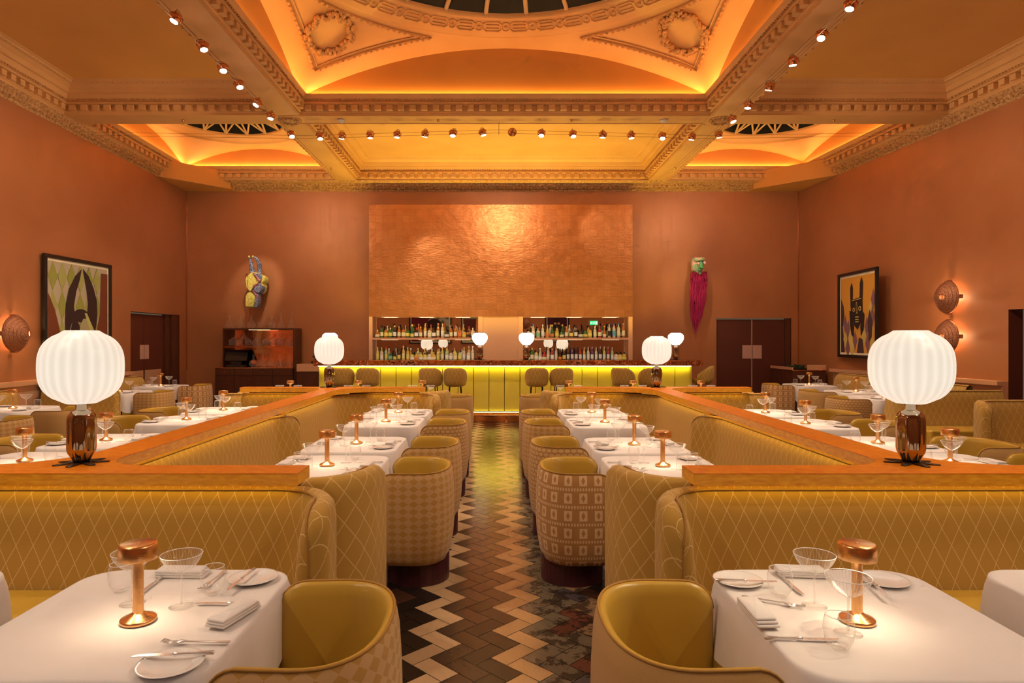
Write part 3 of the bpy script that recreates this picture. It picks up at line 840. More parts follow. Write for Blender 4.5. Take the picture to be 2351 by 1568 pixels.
for s in (-1, 1):
    sd = SIDE[s]
    banquette(s, [(-.83, 2.68), (-.83, 3.01), (-3.4, 3.01)], 'mustard lattice banquette facing out behind the near table %s of the aisle' % sd,
              [R4(-3.38, -.90, 2.50, 2.96)], (True, False), [0, .2, 0])
    banquette(s, [(-1.78, 6.06), (-1.955, 5.80), (-1.955, 3.33), (-.80, 3.33), (-.74, 3.74)], 'mustard lattice banquette wrapping the two nearer booth tables %s of the aisle' % sd,
              [R4(-1.86, -1.53, 3.9, 5.84), [(-1.86, 3.38), (-.90, 3.38), (-.90, 3.86), (-1.86, 3.86)]], (True, True), [0, .2, .25, .22, 0])
    banquette(s, [(-.82, 8.04), (-.82, 8.345), (-1.955, 8.345), (-1.955, 6.13)], 'mustard lattice banquette wrapping the two farther booth tables %s of the aisle' % sd,
              [R4(-1.86, -1.53, 6.12, 7.9), R4(-1.86, -.90, 8.04, 8.30)], (True, True), [0, .2, .45, 0])
    banquette(s, [(-2.237, 6.08), (-2.237, 8.345), (-3.56, 8.345)], 'mustard lattice banquette on the outer side of the far %s divider' % sd,
              [R4(-2.70, -2.25, 6.1, 7.86), R4(-3.42, -2.25, 8.288, 8.30)], (True, True), [0, .3, 0])
    banquette(s, [(-3.4, 3.33), (-2.237, 3.33), (-2.237, 5.96)], 'mustard lattice banquette on the outer side of the near %s divider' % sd,
              [R4(-2.70, -2.25, 3.9, 5.9), R4(-3.38, -2.25, 3.38, 3.86)], (False, True), [0, .3, 0])
    banquette(s, [(-3.4, 8.71), (-.80, 8.71), (-.74, 9.12)], 'mustard lattice banquette behind the far %s divider, facing the bar' % sd,
              [R4(-3.38, -.90, 8.76, 9.22)], (False, True), [0, .22, 0])
# wall banquettes
banquette(-1, [(-6.57, 12.3), (-6.57, 9.5)], 'mustard lattice banquette along the left wall beside the maroon door', [R4(-6.565, -6.55, 9.72, 12.2)], (True, False), [0, 0], top=.92)
banquette(-1, [(-5.42, 9.36), (-6.52, 9.36)], 'mustard lattice end panel banquette standing out from the left wall', [R4(-6.5, -5.5, 8.9, 9.30)], (True, False), [0, 0], top=.92)
banquette(-1, [(-6.43, 8.80), (-6.43, 5.4)], 'mustard lattice banquette along the left wall under the round wall light', [R4(-6.425, -6.40, 5.5, 8.78)], (False, True), [0, 0], top=.92)
banquette(1, [(-6.45, 12.5), (-6.45, 9.0)], 'mustard lattice banquette along the right wall next to the corner cabinet', [R4(-6.44, -6.36, 9.0, 12.4)], (True, False), [0, 0], top=.96)
banquette(1, [(-5.30, 8.9), (-5.30, 8.62), (-6.72, 8.62)], 'shadowed brown lattice end panel banquette standing out from the right wall', [R4(-6.7, -5.4, 8.1, 8.56)], (False, False), [0, .12, 0], top=.92)
banquette(1, [(-5.34, 6.95), (-5.40, 7.20), (-6.9, 7.20)], 'mustard lattice banquette at the right edge with rounded piped end', [R4(-6.9, -5.5, 6.7, 7.15)], (True, False), [0, .12, 0], top=.92)

# tub chairs ---------------------------------------------------------------
def ucurve(a=.235, b=.335, e=.84, n=26, front=-.222, inx=.315):
    pts = [(front, -inx), (front * .5, -b * .985)]
    for k in range(n + 1):
        t_ = -PI / 2 + PI * k / n
        pts.append((a * abs(math.cos(t_)) ** e, b * math.copysign(abs(math.sin(t_)) ** e, math.sin(t_))))
    pts += [(front * .5, b * .985), (front, inx)]
    return pts
def make_chair(fab, lab):
    r = thing('tub_chair', lab, 'chair')
    P = ucurve()
    outer = [(.075, .158), (.045, .165), (.020, .20), (.004, .30), (-.004, .42), (.0, .58), (.006, .68), (.014, .725), (.024, .742)]
    inner = [(.024, .742), (.036, .745), (.048, .735), (.055, .70), (.058, .6), (.06, .40)]
    # path runs counter-clockwise seen from the opening, so the inside is on its left
    for nm, prof, mt in (('shell', outer, fab), ('lining', inner, M['leather'])):
        m = MB(); rows = sweep(m, P, prof, round_ends=(True, True), r=.09, r2=.03, ztop=.745, nmid=.03); m.build(nm, mt, r)
    m = MB(); PP, st, T = resample_ends(P, (True, True)); N = normals(PP); pts = []
    for (x, y), (nx, ny), s_ in zip(PP, N, st):
        e = min(s_, T - s_); dz = .09 - math.sqrt(max(0, .0081 - (.09 - e) ** 2)) if e < .09 else 0
        pts.append((x + nx * .022, y + ny * .022, .744 - dz))
    m.tube(pts, .0045, 6); m.build('piping', M['piping'], r)
    m = MB()
    S = [(x * .80 - .02, y * .80) for x, y in ucurve()]
    m.prism(S, .26, .44); m.build('seat', M['leather'], r, bevel=.03)
    m = MB(); m.prism([(x * .82, y * .82) for x, y in P], .16, .26); m.build('underside', M['plainfab'], r)
    m = MB(); m.lathe([(.001, 0), (.205, 0), (.205, .165), (.001, .165)], 36, sm=False); m.build('plinth', M['plinth'], r)
    return r
CH = {'harlequin': make_chair(M['harlequin'], ''), 'tile': make_chair(M['tilefab'], ''), 'net': make_chair(M['netfab'], ''), 'plain': make_chair(M['plainfab'], '')}
FN = {'harlequin': 'harlequin-patterned', 'tile': 'square-patterned', 'net': 'net-patterned', 'plain': 'plain', 'lattice': 'harlequin-patterned'}
def chair(kind, x, y, rz, where):
    place(CH[kind], 'mustard %s tub chair %s' % (FN[kind], where), (x, y, 0), rz, 'mustard tub chairs')
ORD = ['first', 'second', 'third', 'fourth']
chair('harlequin', -.525, 1.96, 0, 'at the foreground table left of the aisle')
chair('plain', .53, 1.96, PI, 'with bright yellow inside at the foreground table right of the aisle')
for i, (kl, kr, y) in enumerate((('harlequin', 'tile', 4.37), ('harlequin', 'net', 5.37), ('net', 'harlequin', 6.68), ('plain', 'net', 7.60))):
    chair(kl, -.515, y, 0, 'at the %s booth table left of the aisle' % ORD[i])
    chair(kr, .508, y, PI, 'at the %s booth table right of the aisle' % ORD[i])
chair('plain', -.57, 9.85, 0, 'beside the bar end of the aisle, left')
chair('plain', .59, 9.85, PI, 'beside the bar end of the aisle, right')
for i, y in enumerate((4.55, 5.5, 6.93, 7.87)):
    chair('plain', -4.02, y, PI, 'at the %s table beyond the left divider' % ORD[i])
for i, y in enumerate((4.5, 5.35, 6.6, 7.58)):
    chair('plain', 3.95, y, 0, 'at the %s table beyond the right divider' % ORD[i])
chair('harlequin', -5.22, 6.9, 0, 'at the nearest table by the left wall')
chair('plain', -5.24, 7.95, 0, 'at the second table by the left wall')
chair('harlequin', -5.50, 10.6, 0, 'at the third table by the left wall')
chair('tile', -5.53, 12.1, 0, 'at the farthest table by the left wall')
chair('tile', 5.28, 12.3, PI, 'at the farthest table by the right wall')
chair('plain', 5.26, 10.75, PI, 'lit yellow at the second table by the right wall')
chair('net', 5.06, 9.45, PI, 'at the nearest table by the right wall')
chair('plain', 5.62, 6.2, PI, 'at the right edge in front of the piped banquette')

# tables ---------------------------------------------------------------------
def rrect(a, b, r, n=8):
    return fillet([(-a, -b), (a, -b), (a, b), (-a, b)], [r] * 4, closed=True, n=n)
def make_table(w=.74, d=.80):
    t = thing('dining_table', '', 'table')
    m = MB(); m.prism(rrect(w / 2 - .02, d / 2 - .02, .10), .70, .728); m.build('table_top', M['walnut'], t)
    m = MB(); m.lathe([(.001, .02), (.035, .02), (.035, .70), (.001, .70)], 16); m.build('pedestal', M['blackm'], t)
    m = MB(); m.lathe([(.001, 0), (.20, 0), (.20, .012), (.05, .03), (.001, .03)], 28); m.build('base', M['blackm'], t)
    return t
def cloth_mesh(w, d, seed, name='tablecloth', hem=.50):
    rnd = random.Random(seed); m = MB(); rows = []; uvs = []
    a, b = w / 2, d / 2; n = 96; ph = [rnd.uniform(0, 6.28) for _ in range(5)]
    base = rrect(a, b, .12, 8)
    # resample perimeter
    Ls = [0]
    for i in range(len(base)): Ls.append(Ls[-1] + math.dist(base[i], base[(i + 1) % len(base)]))
    T = Ls[-1]; per = []
    for k in range(n):
        q = T * k / n; i = max(j for j in range(len(base)) if Ls[j] <= q + 1e-9); f = (q - Ls[i]) / max(1e-9, Ls[i + 1] - Ls[i]); A, B = base[i], base[(i + 1) % len(base)]
        per.append((A[0] + (B[0] - A[0]) * f, A[1] + (B[1] - A[1]) * f))
    N = [(-nx, -ny) for nx, ny in normals(per, True)]
    lev = [(.0, 0), (.5, 0), (.85, 0), (.97, 0), (1.0, -.004)]
    for sc, dz in lev: rows.append([(x * sc, y * sc, .732 + dz + (.0008 * math.sin(9 * x + ph[0]) if sc < 1 else 0)) for x, y in per])
    for f in (.04, .12, .25, .4, .6, .8, 1.0):
        row = []
        for k, ((x, y), (nx, ny)) in enumerate(zip(per, N)):
            cor = max(0, (abs(x) / a) * (abs(y) / b) - .62) / .38; cor = min(1, max(0, cor)) ** 1.2
            drop = (.728 - hem) + .15 * cor
            s_ = k / n * 2 * PI
            fold = (.010 * math.sin(s_ * 9 + ph[1]) + .007 * math.sin(s_ * 15 + ph[2])) * f + .028 * cor * math.sin(f * 2.2) + .008 * f
            off = .010 * min(1, f * 6) + max(fold, -.004)
            tw = cor * .03 * math.sin(s_ * 22 + ph[3]) * f
            row.append((x + nx * off - ny * tw, y + ny * off + nx * tw, .728 - .004 - drop * f + .003 * math.sin(s_ * 13 + ph[4]) * f))
        rows.append(row)
    m.grid([r_ for r_ in rows], closed_u=True)
    return m.mesh(name, M['linen'])
TB = make_table(); CLM = [cloth_mesh(.735, .80, 3 + i) for i in range(3)]
NCL = [0]
def cloth(label, loc, rz=0., sx=1, sy=1):
    me = CLM[NCL[0] % 3]; NCL[0] += 1
    o = bpy.data.objects.new('tablecloth', me); COL.objects.link(o); o.location = loc; o.rotation_euler = (0, 0, rz); o.scale = (sx, sy, 1)
    tag(o, label, 'tablecloth', 'white tablecloths'); return o

# tableware prototypes (standing on z = 0)
def coupe():
    t = thing('coupe_glass', '', 'glass')
    m = MB(); m.lathe([(.004, .103), (.012, .106), (.026, .113), (.040, .124), (.052, .139), (.060, .155), (.0625, .164)], 36, lobes=lambda a, z: 1 + .006 * math.cos(a * 36)); 
    m.tube([(.0625 * math.cos(a), .0625 * math.sin(a), .164) for a in [2 * PI * k / 28 for k in range(28)]], .0011, 4, mi=1, closed=True)
    m.build('bowl', [M['ribglass'], M['rim']], t)
    m = MB(); m.lathe([(.0032, .004), (.0028, .05), (.0032, .09), (.005, .103)], 8); m.build('stem', M['stem'], t)
    m = MB(); m.lathe([(.001, .005), (.01, .0035), (.037, .0015), (.038, .0), (.001, 0)], 28); m.build('foot', M['glass'], t)
    return t
t = NT('clear_solid_glass')
tr_ = t.n('ShaderNodeBsdfTransparent'); tr_.inputs[0].default_value = (.98, .96, .94, 1); gl_ = t.n('ShaderNodeBsdfGlossy'); gl_.inputs['Roughness'].default_value = .05
lw_ = t.n('ShaderNodeLayerWeight'); lw_.inputs[0].default_value = .5; mx_ = t.n('ShaderNodeMixShader')
t.put(mx_.inputs[0], t.math('MINIMUM', t.math('ADD', t.math('MULTIPLY', t.math('POWER', lw_.outputs['Facing'], 2), .6), .04), .9)); t.l(tr_.outputs[0], mx_.inputs[1]); t.l(gl_.outputs[0], mx_.inputs[2]); t.l(mx_.outputs[0], t.out.inputs[0]); M['glass2'] = t.m
def tumbler():
    m = MB(); m.lathe([(.001, .0), (.018, .0), (.027, .008), (.036, .026), (.0405, .048), (.0395, .070), (.034, .092)], 32)
    m.lathe([(.001, .008), (.018, .008), (.024, .013)], 24)
    m.tube([(.034 * math.cos(a), .034 * math.sin(a), .092) for a in [2 * PI * k / 28 for k in range(28)]], .0010, 4, mi=1, closed=True)
    return tag(m.build('tumbler', [M['glass'], M['rim']]), '', 'glass')
def plate():
    m = MB(); m.lathe([(.001, .004), (.045, .004), (.055, .006), (.076, .012), (.083, .0135), (.0835, .012), (.06, .003), (.045, .0), (.001, .0)], 48)
    return tag(m.build('side_plate', M['china']), '', 'plate')
def napkin():
    m = MB(); r_ = random.Random(5)
    for k in range(3):
        e = .003 * k; P = rrect(.034 - e * .5, .088 - e, .006, 3)
        rows = []
        for sc, z in ((.0, 0), (.96, 0), (1., .003), (1.0, .006), (.96, .009), (0., .0095)):
            rows.append([(x * sc + .002 * k + .0015 * math.sin(y * 30), y * sc - .003 * k, z + .0085 * k + .0015 * math.sin(x * 60 + y * 25)) for x, y in P])
        m.grid(rows, closed_u=True)
    return tag(m.build('napkin', M['linen']), '', 'napkin')
def knife():
    t = thing('table_knife', '', 'knife')
    m = MB(); m.tube([(0, -.10, .006), (0, -.098, .006), (0, -.06, .006), (0, -.01, .006), (0, .0, .006), (0, .006, .006)], .005, 8, taper=[.002, .0058, .0052, .0042, .0062, .003]); m.build('handle', M['silver'], t)
    m = MB(); 
    pts = [(-.0055, .006), (.006, .006), (.0085, .05), (.0080, .085), (.003, .104), (-.0055, .108)]
    m.prism(pts, .005, .0068); m.build('blade', M['silver'], t)
    return t
def fork():
    t = thing('table_fork', '', 'fork')
    m = MB()
    prof = [(-.095, .0055, .006), (-.09, .0075, .006), (-.05, .005, .006), (.02, .003, .008), (.03, .005, .009), (.045, .0115, .007), (.055, .0118, .005)]
    m.grid([[(-w_, y, z), (0, y, z + .0015), (w_, y, z)] for y, w_, z in prof]); m.build('handle', M['silver'], t, solid=.002)
    for k in range(4):
        x = -.0095 + k * .00633; m = MB(); m.tube([(x, .053, .0055), (x * 1., .075, .0065), (x * .95, .094, .011)], .0014, 5); m.build('tine', M['silver'], t)
    return t
def table_lamp():
    t = thing('table_lamp', '', 'lamp')
    m = MB(); m.lathe([(.001, .0), (.049, .0), (.0505, .003), (.0505, .009), (.048, .012), (.020, .024), (.0155, .030)], 40); m.build('base', M['brushed'], t)
    m = MB(); m.lathe([(.0155, .028), (.0150, .185), (.0145, .20)], 24); m.build('stem', M['brushed'], t)
    m = MB(); m.lathe([(.001, .236), (.047, .236), (.0515, .234), (.0535, .229), (.0545, .190), (.0535, .188), (.052, .190), (.051, .192)], 48); m.build('head', M['brushed'], t)
    m = MB(); m.lathe([(.0145, .1905), (.051, .1905)], 40, sm=False); m.build('diffuser', M['lampglow'], t)
    return t
PR = {'coupe': coupe(), 'tumbler': tumbler(), 'plate': plate(), 'napkin': napkin(), 'knife': knife(), 'fork': fork(), 'lamp': table_lamp()}
LB = {'coupe': 'fluted coupe glass', 'tumbler': 'stemless tumbler', 'plate': 'white side plate', 'napkin': 'folded white napkin', 'knife': 'silver knife', 'fork': 'silver fork', 'lamp': 'small lit copper lamp'}
GR = {'coupe': 'coupe glasses on the tables', 'tumbler': 'tumblers on the tables', 'plate': 'side plates', 'napkin': 'folded napkins', 'knife': 'table knives', 'fork': 'table forks', 'lamp': 'copper table lamps'}
ZT = .734
def put(kind, x, y, rz, desc, z=ZT, lights=True):
    o = place(PR[kind], LB[kind] + ' ' + desc, (x, y, z), rz, GR[kind])
    if kind == 'lamp':
        L = bpy.data.lights.new('lamp_light', 'SPOT'); L.energy = 5.5; L.spot_size = math.radians(150); L.spot_blend = .8; L.color = (1, .76, .52); L.shadow_soft_size = .02
        lo = bpy.data.objects.new('lamp_light', L); COL.objects.link(lo); lo.location = (x, y, z + .186)
    return o
def table(x, y, desc, clothw=1., rz=0., legs=True):
    o = place(TB, 'dining table hidden under the white cloth, the ' + desc, (x, y, 0), rz, 'dining tables')
    cloth('white tablecloth on the ' + desc, (x, y, 0), rz)
# generic layout in table coordinates (+x towards the chair)
LAY = [('lamp', 0, 0, 0, ''), ('coupe', -.07, -.115, 0, 'nearest the camera'), ('coupe', .10, .105, 0, 'away from the camera'), ('tumbler', .155, .21, 0, 'on the chair side'), ('tumbler', -.19, -.03, 0, 'on the sofa side'),
       ('napkin', .27, -.02, 0, 'on the chair side'), ('knife', .255, .10, PI / 2 - .1, 'on the chair side'), ('fork', .235, -.125, PI / 2, 'on the chair side'), ('plate', .255, -.22, 0, 'on the chair side'), ('knife', .25, -.22, PI / 2 + .1, 'on the chair-side plate'),
       ('napkin', -.28, .02, 0, 'on the sofa side'), ('knife', -.26, -.12, -PI / 2, 'on the sofa side'), ('fork', -.25, .13, -PI / 2, 'on the sofa side'), ('plate', -.26, .25, 0, 'on the sofa side')]
def dress(x, y, s, desc, lay=LAY, j=.012, only=None):
    for kind, dx, dy, rz, w_ in lay:
        if only and kind not in only: continue
        jx, jy, jr = (random.uniform(-j, j), random.uniform(-j, j), random.uniform(-.08, .08)) if kind != 'lamp' else (0, 0, 0)
        z = ZT + (.014 if 'chair-side' in w_ else .0)
        put(kind, x - s * (dx + jx), y + dy + jy, (-s) * (rz + jr), (w_ + ' of the ' if w_ else 'on the ') + desc, z=z)
def Q(px, py, z=.74):
    d = (CAMH - z) * F / (py - VPY); return (px - VPX) * d / F, d
def QR(px0, py0, px1, py1, z=.742):
    a, b = Q(px0, py0, z), Q(px1, py1, z); return ((a[0] + b[0]) / 2, (a[1] + b[1]) / 2, math.atan2(b[1] - a[1], b[0] - a[0]) - PI / 2)
# foreground tables
for s in (-1, 1):
    x = s * 1.125 + .02
    table(x, 2.02, 'foreground table %s of the aisle' % SIDE[s])
    table(s * 2.13, 2.02, 'table at the %s edge of the foreground' % SIDE[s])
dl = 'on the foreground table left of the aisle'
put('lamp', -1.075, 1.965, .2, dl)
put('coupe', -1.0, 2.08, 0, 'right of the lamp ' + dl); put('coupe', -1.167, 2.10, 0, 'behind the lamp ' + dl)
put('tumbler', -1.262, 2.20, 0, 'left of the lamp ' + dl); put('tumbler', -.94, 2.175, 0, 'near the bread plate ' + dl)
put('plate', -.853, 2.30, 0, 'near the sofa ' + dl); put('plate', -.842, 1.69, 0, 'closest to the camera ' + dl)
def lay(kind, a, desc, z=ZT): x, y, rz = a; put(kind, x, y, rz, desc, z=z)
lay('knife', QR(590, 1300, 517, 1358, .755), 'leaning across the sofa-side plate ' + dl, ZT + .014)
lay('knife', QR(490, 1497, 312, 1505, .755), 'leaning across the camera-side plate ' + dl, ZT + .014)
lay('knife', QR(600, 1384, 450, 1383), 'under the napkin ' + dl); lay('knife', QR(382, 1315, 334, 1352), 'by the far napkin ' + dl)
lay('fork', QR(520, 1472, 380, 1472), 'near the camera ' + dl); lay('fork', QR(520, 1306, 456, 1356), 'behind the tumbler ' + dl)
lay('napkin', QR(478, 1450, 590, 1380), 'on the chair side ' + dl, ZT + .006); lay('napkin', QR(372, 1316, 470, 1316), 'on the sofa side ' + dl, ZT + .002)
dl = 'on the foreground table right of the aisle'
put('lamp', 1.087, 1.965, -.2, dl)
put('coupe', 1.015, 2.08, 0, 'behind the lamp ' + dl); put('coupe', 1.017, 1.885, 0, 'in front of the lamp ' + dl)
put('tumbler', .938, 2.155, 0, 'near the far plate ' + dl); put('tumbler', .94, 1.79, 0, 'closest to the camera ' + dl)
put('plate', .845, 2.28, 0, 'beside the chair ' + dl); put('plate', 1.352, 2.28, 0, 'right of the lamp ' + dl)
lay('knife', QR(1642, 1330, 1782, 1334, .755), 'leaning across the chair-side plate ' + dl, ZT + .014)
lay('knife', QR(1775, 1305, 1852, 1370), 'behind the far tumbler ' + dl); lay('knife', QR(1752, 1462, 1925, 1466), 'under the napkin ' + dl)
lay('knife', QR(1985, 1320, 2042, 1370, .755), 'across the lamp-side plate ' + dl, ZT + .014)
lay('fork', QR(1745, 1374, 1806, 1385), 'near the far tumbler ' + dl)
lay('napkin', QR(1705, 1375, 1780, 1455), 'on the chair side ' + dl, ZT + .006); lay('napkin', QR(1790, 1314, 1890, 1316), 'on the sofa side ' + dl, ZT + .002)
put('plate', -1.86, 2.2, 0, 'on the table at the left edge of the foreground')
# booth tables
for s, xs in ((-1, -1.135), (1, 1.12)):
    for i, y in enumerate((4.40, 5.33, 6.76, 7.62) if s < 0 else (4.38, 5.28, 6.70, 7.62)):
        dsc = '%s booth table %s of the aisle' % (ORD[i], SIDE[s]); table(xs, y, dsc)
        dress(xs, y, s, dsc)
    for i, y in enumerate((4.55, 5.5, 6.93, 7.87) if s < 0 else (4.5, 5.35, 6.6, 7.58)):
        x = (-3.28, 3.13)[s > 0]; dsc = '%s table beyond the %s divider' % (ORD[i], SIDE[s]); table(x, y, dsc)
        dress(x, y, -s, dsc)
    for i, x in enumerate((1.10, 2.06, 3.08)):
        dsc = '%s table behind the far %s divider' % (('aisle-end', 'middle', 'wall-end')[i], SIDE[s]); table(s * (1.235, 2.11, 3.02)[i], 9.66, dsc, rz=PI / 2)
        put('lamp', s * x, 9.80, 0, 'on the ' + dsc)
        for dx, w_ in ((-.14, 'left of its lamp'), (.13, 'right of its lamp')): put('coupe', s * x + dx, 9.74, 0, w_ + ' on the ' + dsc)
for x, y, dsc in ((-5.93, 6.95, 'nearest table by the left wall'), (-5.95, 8.05, 'second table by the left wall'), (-6.13, 10.65, 'third table by the left wall'), (-6.15, 12.0, 'farthest table by the left wall')):
    table(x, y, dsc); dress(x, y, -1, dsc, only=('lamp', 'coupe', 'tumbler', 'napkin', 'plate'))
for x, y, dsc in ((5.90, 12.3, 'farthest table by the right wall'), (5.90, 10.7, 'second table by the right wall'), (5.72, 9.6, 'nearest table by the right wall')):
    table(x, y, dsc); dress(x, y, 1, dsc, only=('lamp', 'coupe', 'tumbler', 'napkin', 'plate'))

# big globe lamps --------------------------------------------------------------
def globe_lamp(kind):
    t = thing('globe_lamp', '', 'lamp')
    H, Rr, b0 = {'big': (.360, .185, .295), 'bar': (.235, .15, .285)}[kind]
    k = Rr / .185 if kind == 'bar' else 1
    rb = .063 if kind == 'big' else .062
    prof = []
    for i in range(25):
        u = i / 24; zc = 2 * u - 1
        if kind == 'big': rr = Rr * (1 - abs(zc) ** 2.7) ** .42; rr = max(rr, Rr * (.40 if zc > 0 else .36))
        else:
            ks = [(0, .42), (.12, .62), (.3, .86), (.5, .985), (.62, 1.0), (.78, .97), (.9, .84), (1.0, .60)]
            for (u0, r0), (u1, r1) in zip(ks, ks[1:]):
                if u0 <= u <= u1: rr = Rr * (r0 + (r1 - r0) * (u - u0) / (u1 - u0))
        prof.append((rr, b0 + H * u))
    prof = [(.001, b0 + .002)] + prof + [(.001, b0 + H + .0)]
    m = MB(); m.lathe(prof, 96, lobes=lambda a, z: 1 + .006 * math.cos(a * 24)); m.build('shade', M['shade'] if kind == 'big' else M['shade_hot'], t).visible_shadow = False
    m = MB(); f = lambda a, z: 1 + .055 * math.cos(a * 8) * min(1, max(0, (z - .0) * 12)) * min(1, max(0, (.26 - z) * 14))
    m.lathe([(.001, .004), (rb * .52, .004), (rb * .66, .02), (rb * .95, .055), (rb, .075), (rb, .215), (rb * .93, .238), (rb * .72, .256), (rb * .5, .262), (rb * .42, .264), (rb * .42, b0 + .004)], 64, lobes=f); m.build('base', M['chrome'], t)
    for i in range(7):
        a = 2 * PI * i / 7 + .3; m = MB(); c_, s_ = math.cos(a), math.sin(a)
        L = [(rb * .3, .004, .016), (rb * 1.0, .006, .018), (rb * 1.5, .003, .017), (rb * 1.95, .002, .009)]
        m.grid([[(r_ * c_ - w_ * s_, r_ * s_ + w_ * c_, z), (r_ * c_ + w_ * s_, r_ * s_ - w_ * c_, z)] for r_, z, w_ in L]); m.build('foot', M['foot'], t, solid=.003)
    return t
G1 = globe_lamp('big'); G2 = globe_lamp('bar')
for x, y, l in ((-2.05, 3.235, 'big white ribbed globe lamp at the near end of the left divider'), (2.055, 3.235, 'big white ribbed globe lamp at the near end of the right divider'),
             (-2.14, 8.5 - .1, 'white ribbed globe lamp at the far end of the left divider'), (2.07, 8.4, 'white ribbed globe lamp at the far end of the right divider')):
    place(G1, l, (x, y, .971), 0, 'big globe lamps on the dividers')
    point((x, y, .97 + .295 + .18), 3, (1, .86, .62), .15)
for x, l in ((-3.20, 'white globe lamp on the left end of the bar, behind the left divider lamp'), (-.305, 'white globe lamp on the bar left of the copper pier'), (.595, 'white globe lamp on the bar right of the copper pier'), (3.48, 'white globe lamp on the right end of the bar')):
    place(G2, l, (x, 12.62, 1.192), 0, 'globe lamps on the bar')
# ================================================================== BAR
def bar():
    r = thing('bar_counter', 'long bar counter with hammered copper top edge and glowing yellow leather front', 'bar')
    m = MB(); m.box(-3.47, 3.93, 12.40, 12.95, 1.085, 1.19); m.build('counter_top', M['copper_hammer'], r, bevel=.006)
    m = MB()
    for x in (-2.6, -.35, -.30, .62, .68, 2.35, 3.62): m.box(x - .004, x + .004, 12.394, 12.40, 1.09, 1.186)
    m.build('edge_joint', M['black'], r)
    m = MB(); m.box(-3.42, 3.76, 12.62, 12.70, 0, 1.085); m.build('carcass', M['plinth'], r)
    n = 24; W_ = 7.16 / n
    for i in range(n):
        x0 = -3.41 + i * W_
        m = MB(); m.box(x0 + .004, x0 + W_ - .004, 12.575, 12.64, .215, 1.065); m.build('front_panel', M['barfront'], r, bevel=.014)
    m = MB(); m.box(3.75, 3.78, 12.6, 12.93, .05, 1.08); m.build('end_panel', M['barfront'], r)
    m = MB(); m.box(-3.40, 3.74, 12.515, 12.53, 1.068, 1.083); m.build('led_strip', M['barled'], r)
    m = MB(); m.box(-3.40, 3.74, 12.555, 12.565, .185, .195); m.build('led_strip', M['led'], r)
    m = MB(); m.box(-3.42, 3.76, 12.52, 12.62, 0, .185); m.build('kick_plate', M['copper'], r, bevel=.004)
    m = MB(); m.tube([(-3.4, 12.42, .14), (3.75, 12.42, .14)], .019, 10); m.build('foot_rail', M['copper'], r)
    for i in range(9):
        x = -3.2 + i * .85; m = MB(); m.tube([(x, 12.42, .14), (x, 12.42, .0)], .012, 8); m.tube([(x, 12.42, .14), (x, 12.52, .14)], .01, 8); m.build('rail_bracket', M['copper'], r)
bar()
def stool():
    r = thing('bar_stool', '', 'stool')
    # wrap-around shell back (opening towards +y, the bar)
    m = MB(); rows = []; rows2 = []; uv = []
    n = 22; 
    for i in range(n + 1):
        a = -PI * .62 + PI * 1.24 * i / n; ca = math.cos(a); f = max(0, (abs(a) - .55) / (PI * .62 - .55))
        ztop = .33 - .20 * f ** 1.6; row = []; ur = []
        for j in range(9):
            q = j / 8; z = .0 + ztop * q
            rr = .185 + .035 * math.sin(q * PI * .55) - (.05 if q < .01 else 0) - .02 * max(0, q - .8) * 5 * .3
            row.append((rr * .92 * math.sin(a), -rr * ca, .74 + z)); ur.append((a * .22, z))
        rows.append(row); uv.append(ur)
    m.grid(rows, uv); m.build('shell_back', M['lattice'], r, solid=.035)
    m = MB(); m.lathe([(.001, .73), (.15, .73), (.178, .75), (.182, .78), (.17, .81), (.10, .82), (.001, .82)], 32); m.build('seat', M['leather'], r)
    for sx in (-1, 1):
        for sy in (-1, 1):
            m = MB(); m.tube([(sx * .10, sy * .10, .74), (sx * .155, sy * .155, 0)], .009, 8); m.build('leg', M['blackm'], r)
    m = MB(); m.tube([(.132 * a, .132 * b, .24) for a, b in ((1, 1), (-1, 1), (-1, -1), (1, -1))], .006, 6, closed=True); m.build('foot_ring', M['blackm'], r)
    return r
ST = stool()
for i, (x, rz, w_) in enumerate(((-2.80, .15, 'leftmost at the bar, partly behind the left globe lamp'), (-2.33, .05, 'second from the left end of the bar'), (-1.19, -.1, 'left one of the pair left of the aisle'), (-.74, .0, 'nearer the aisle of the pair left of it'),
        (.75, 0, 'nearer the aisle of the pair right of it'), (1.20, .05, 'right one of the pair right of the aisle'), (2.33, -.5, 'turned left, beside the right globe lamp'), (2.82, .1, 'behind the right globe lamp'))):
    place(ST, 'mustard lattice bar stool, ' + w_, (x, 11.95, .045 - .045), rz, 'bar stools')
place(ST, 'bright yellow bar stool seen from the side past the right end of the bar', (4.02, 12.75, 0), -PI / 2 - .3 + PI, 'bar stools')

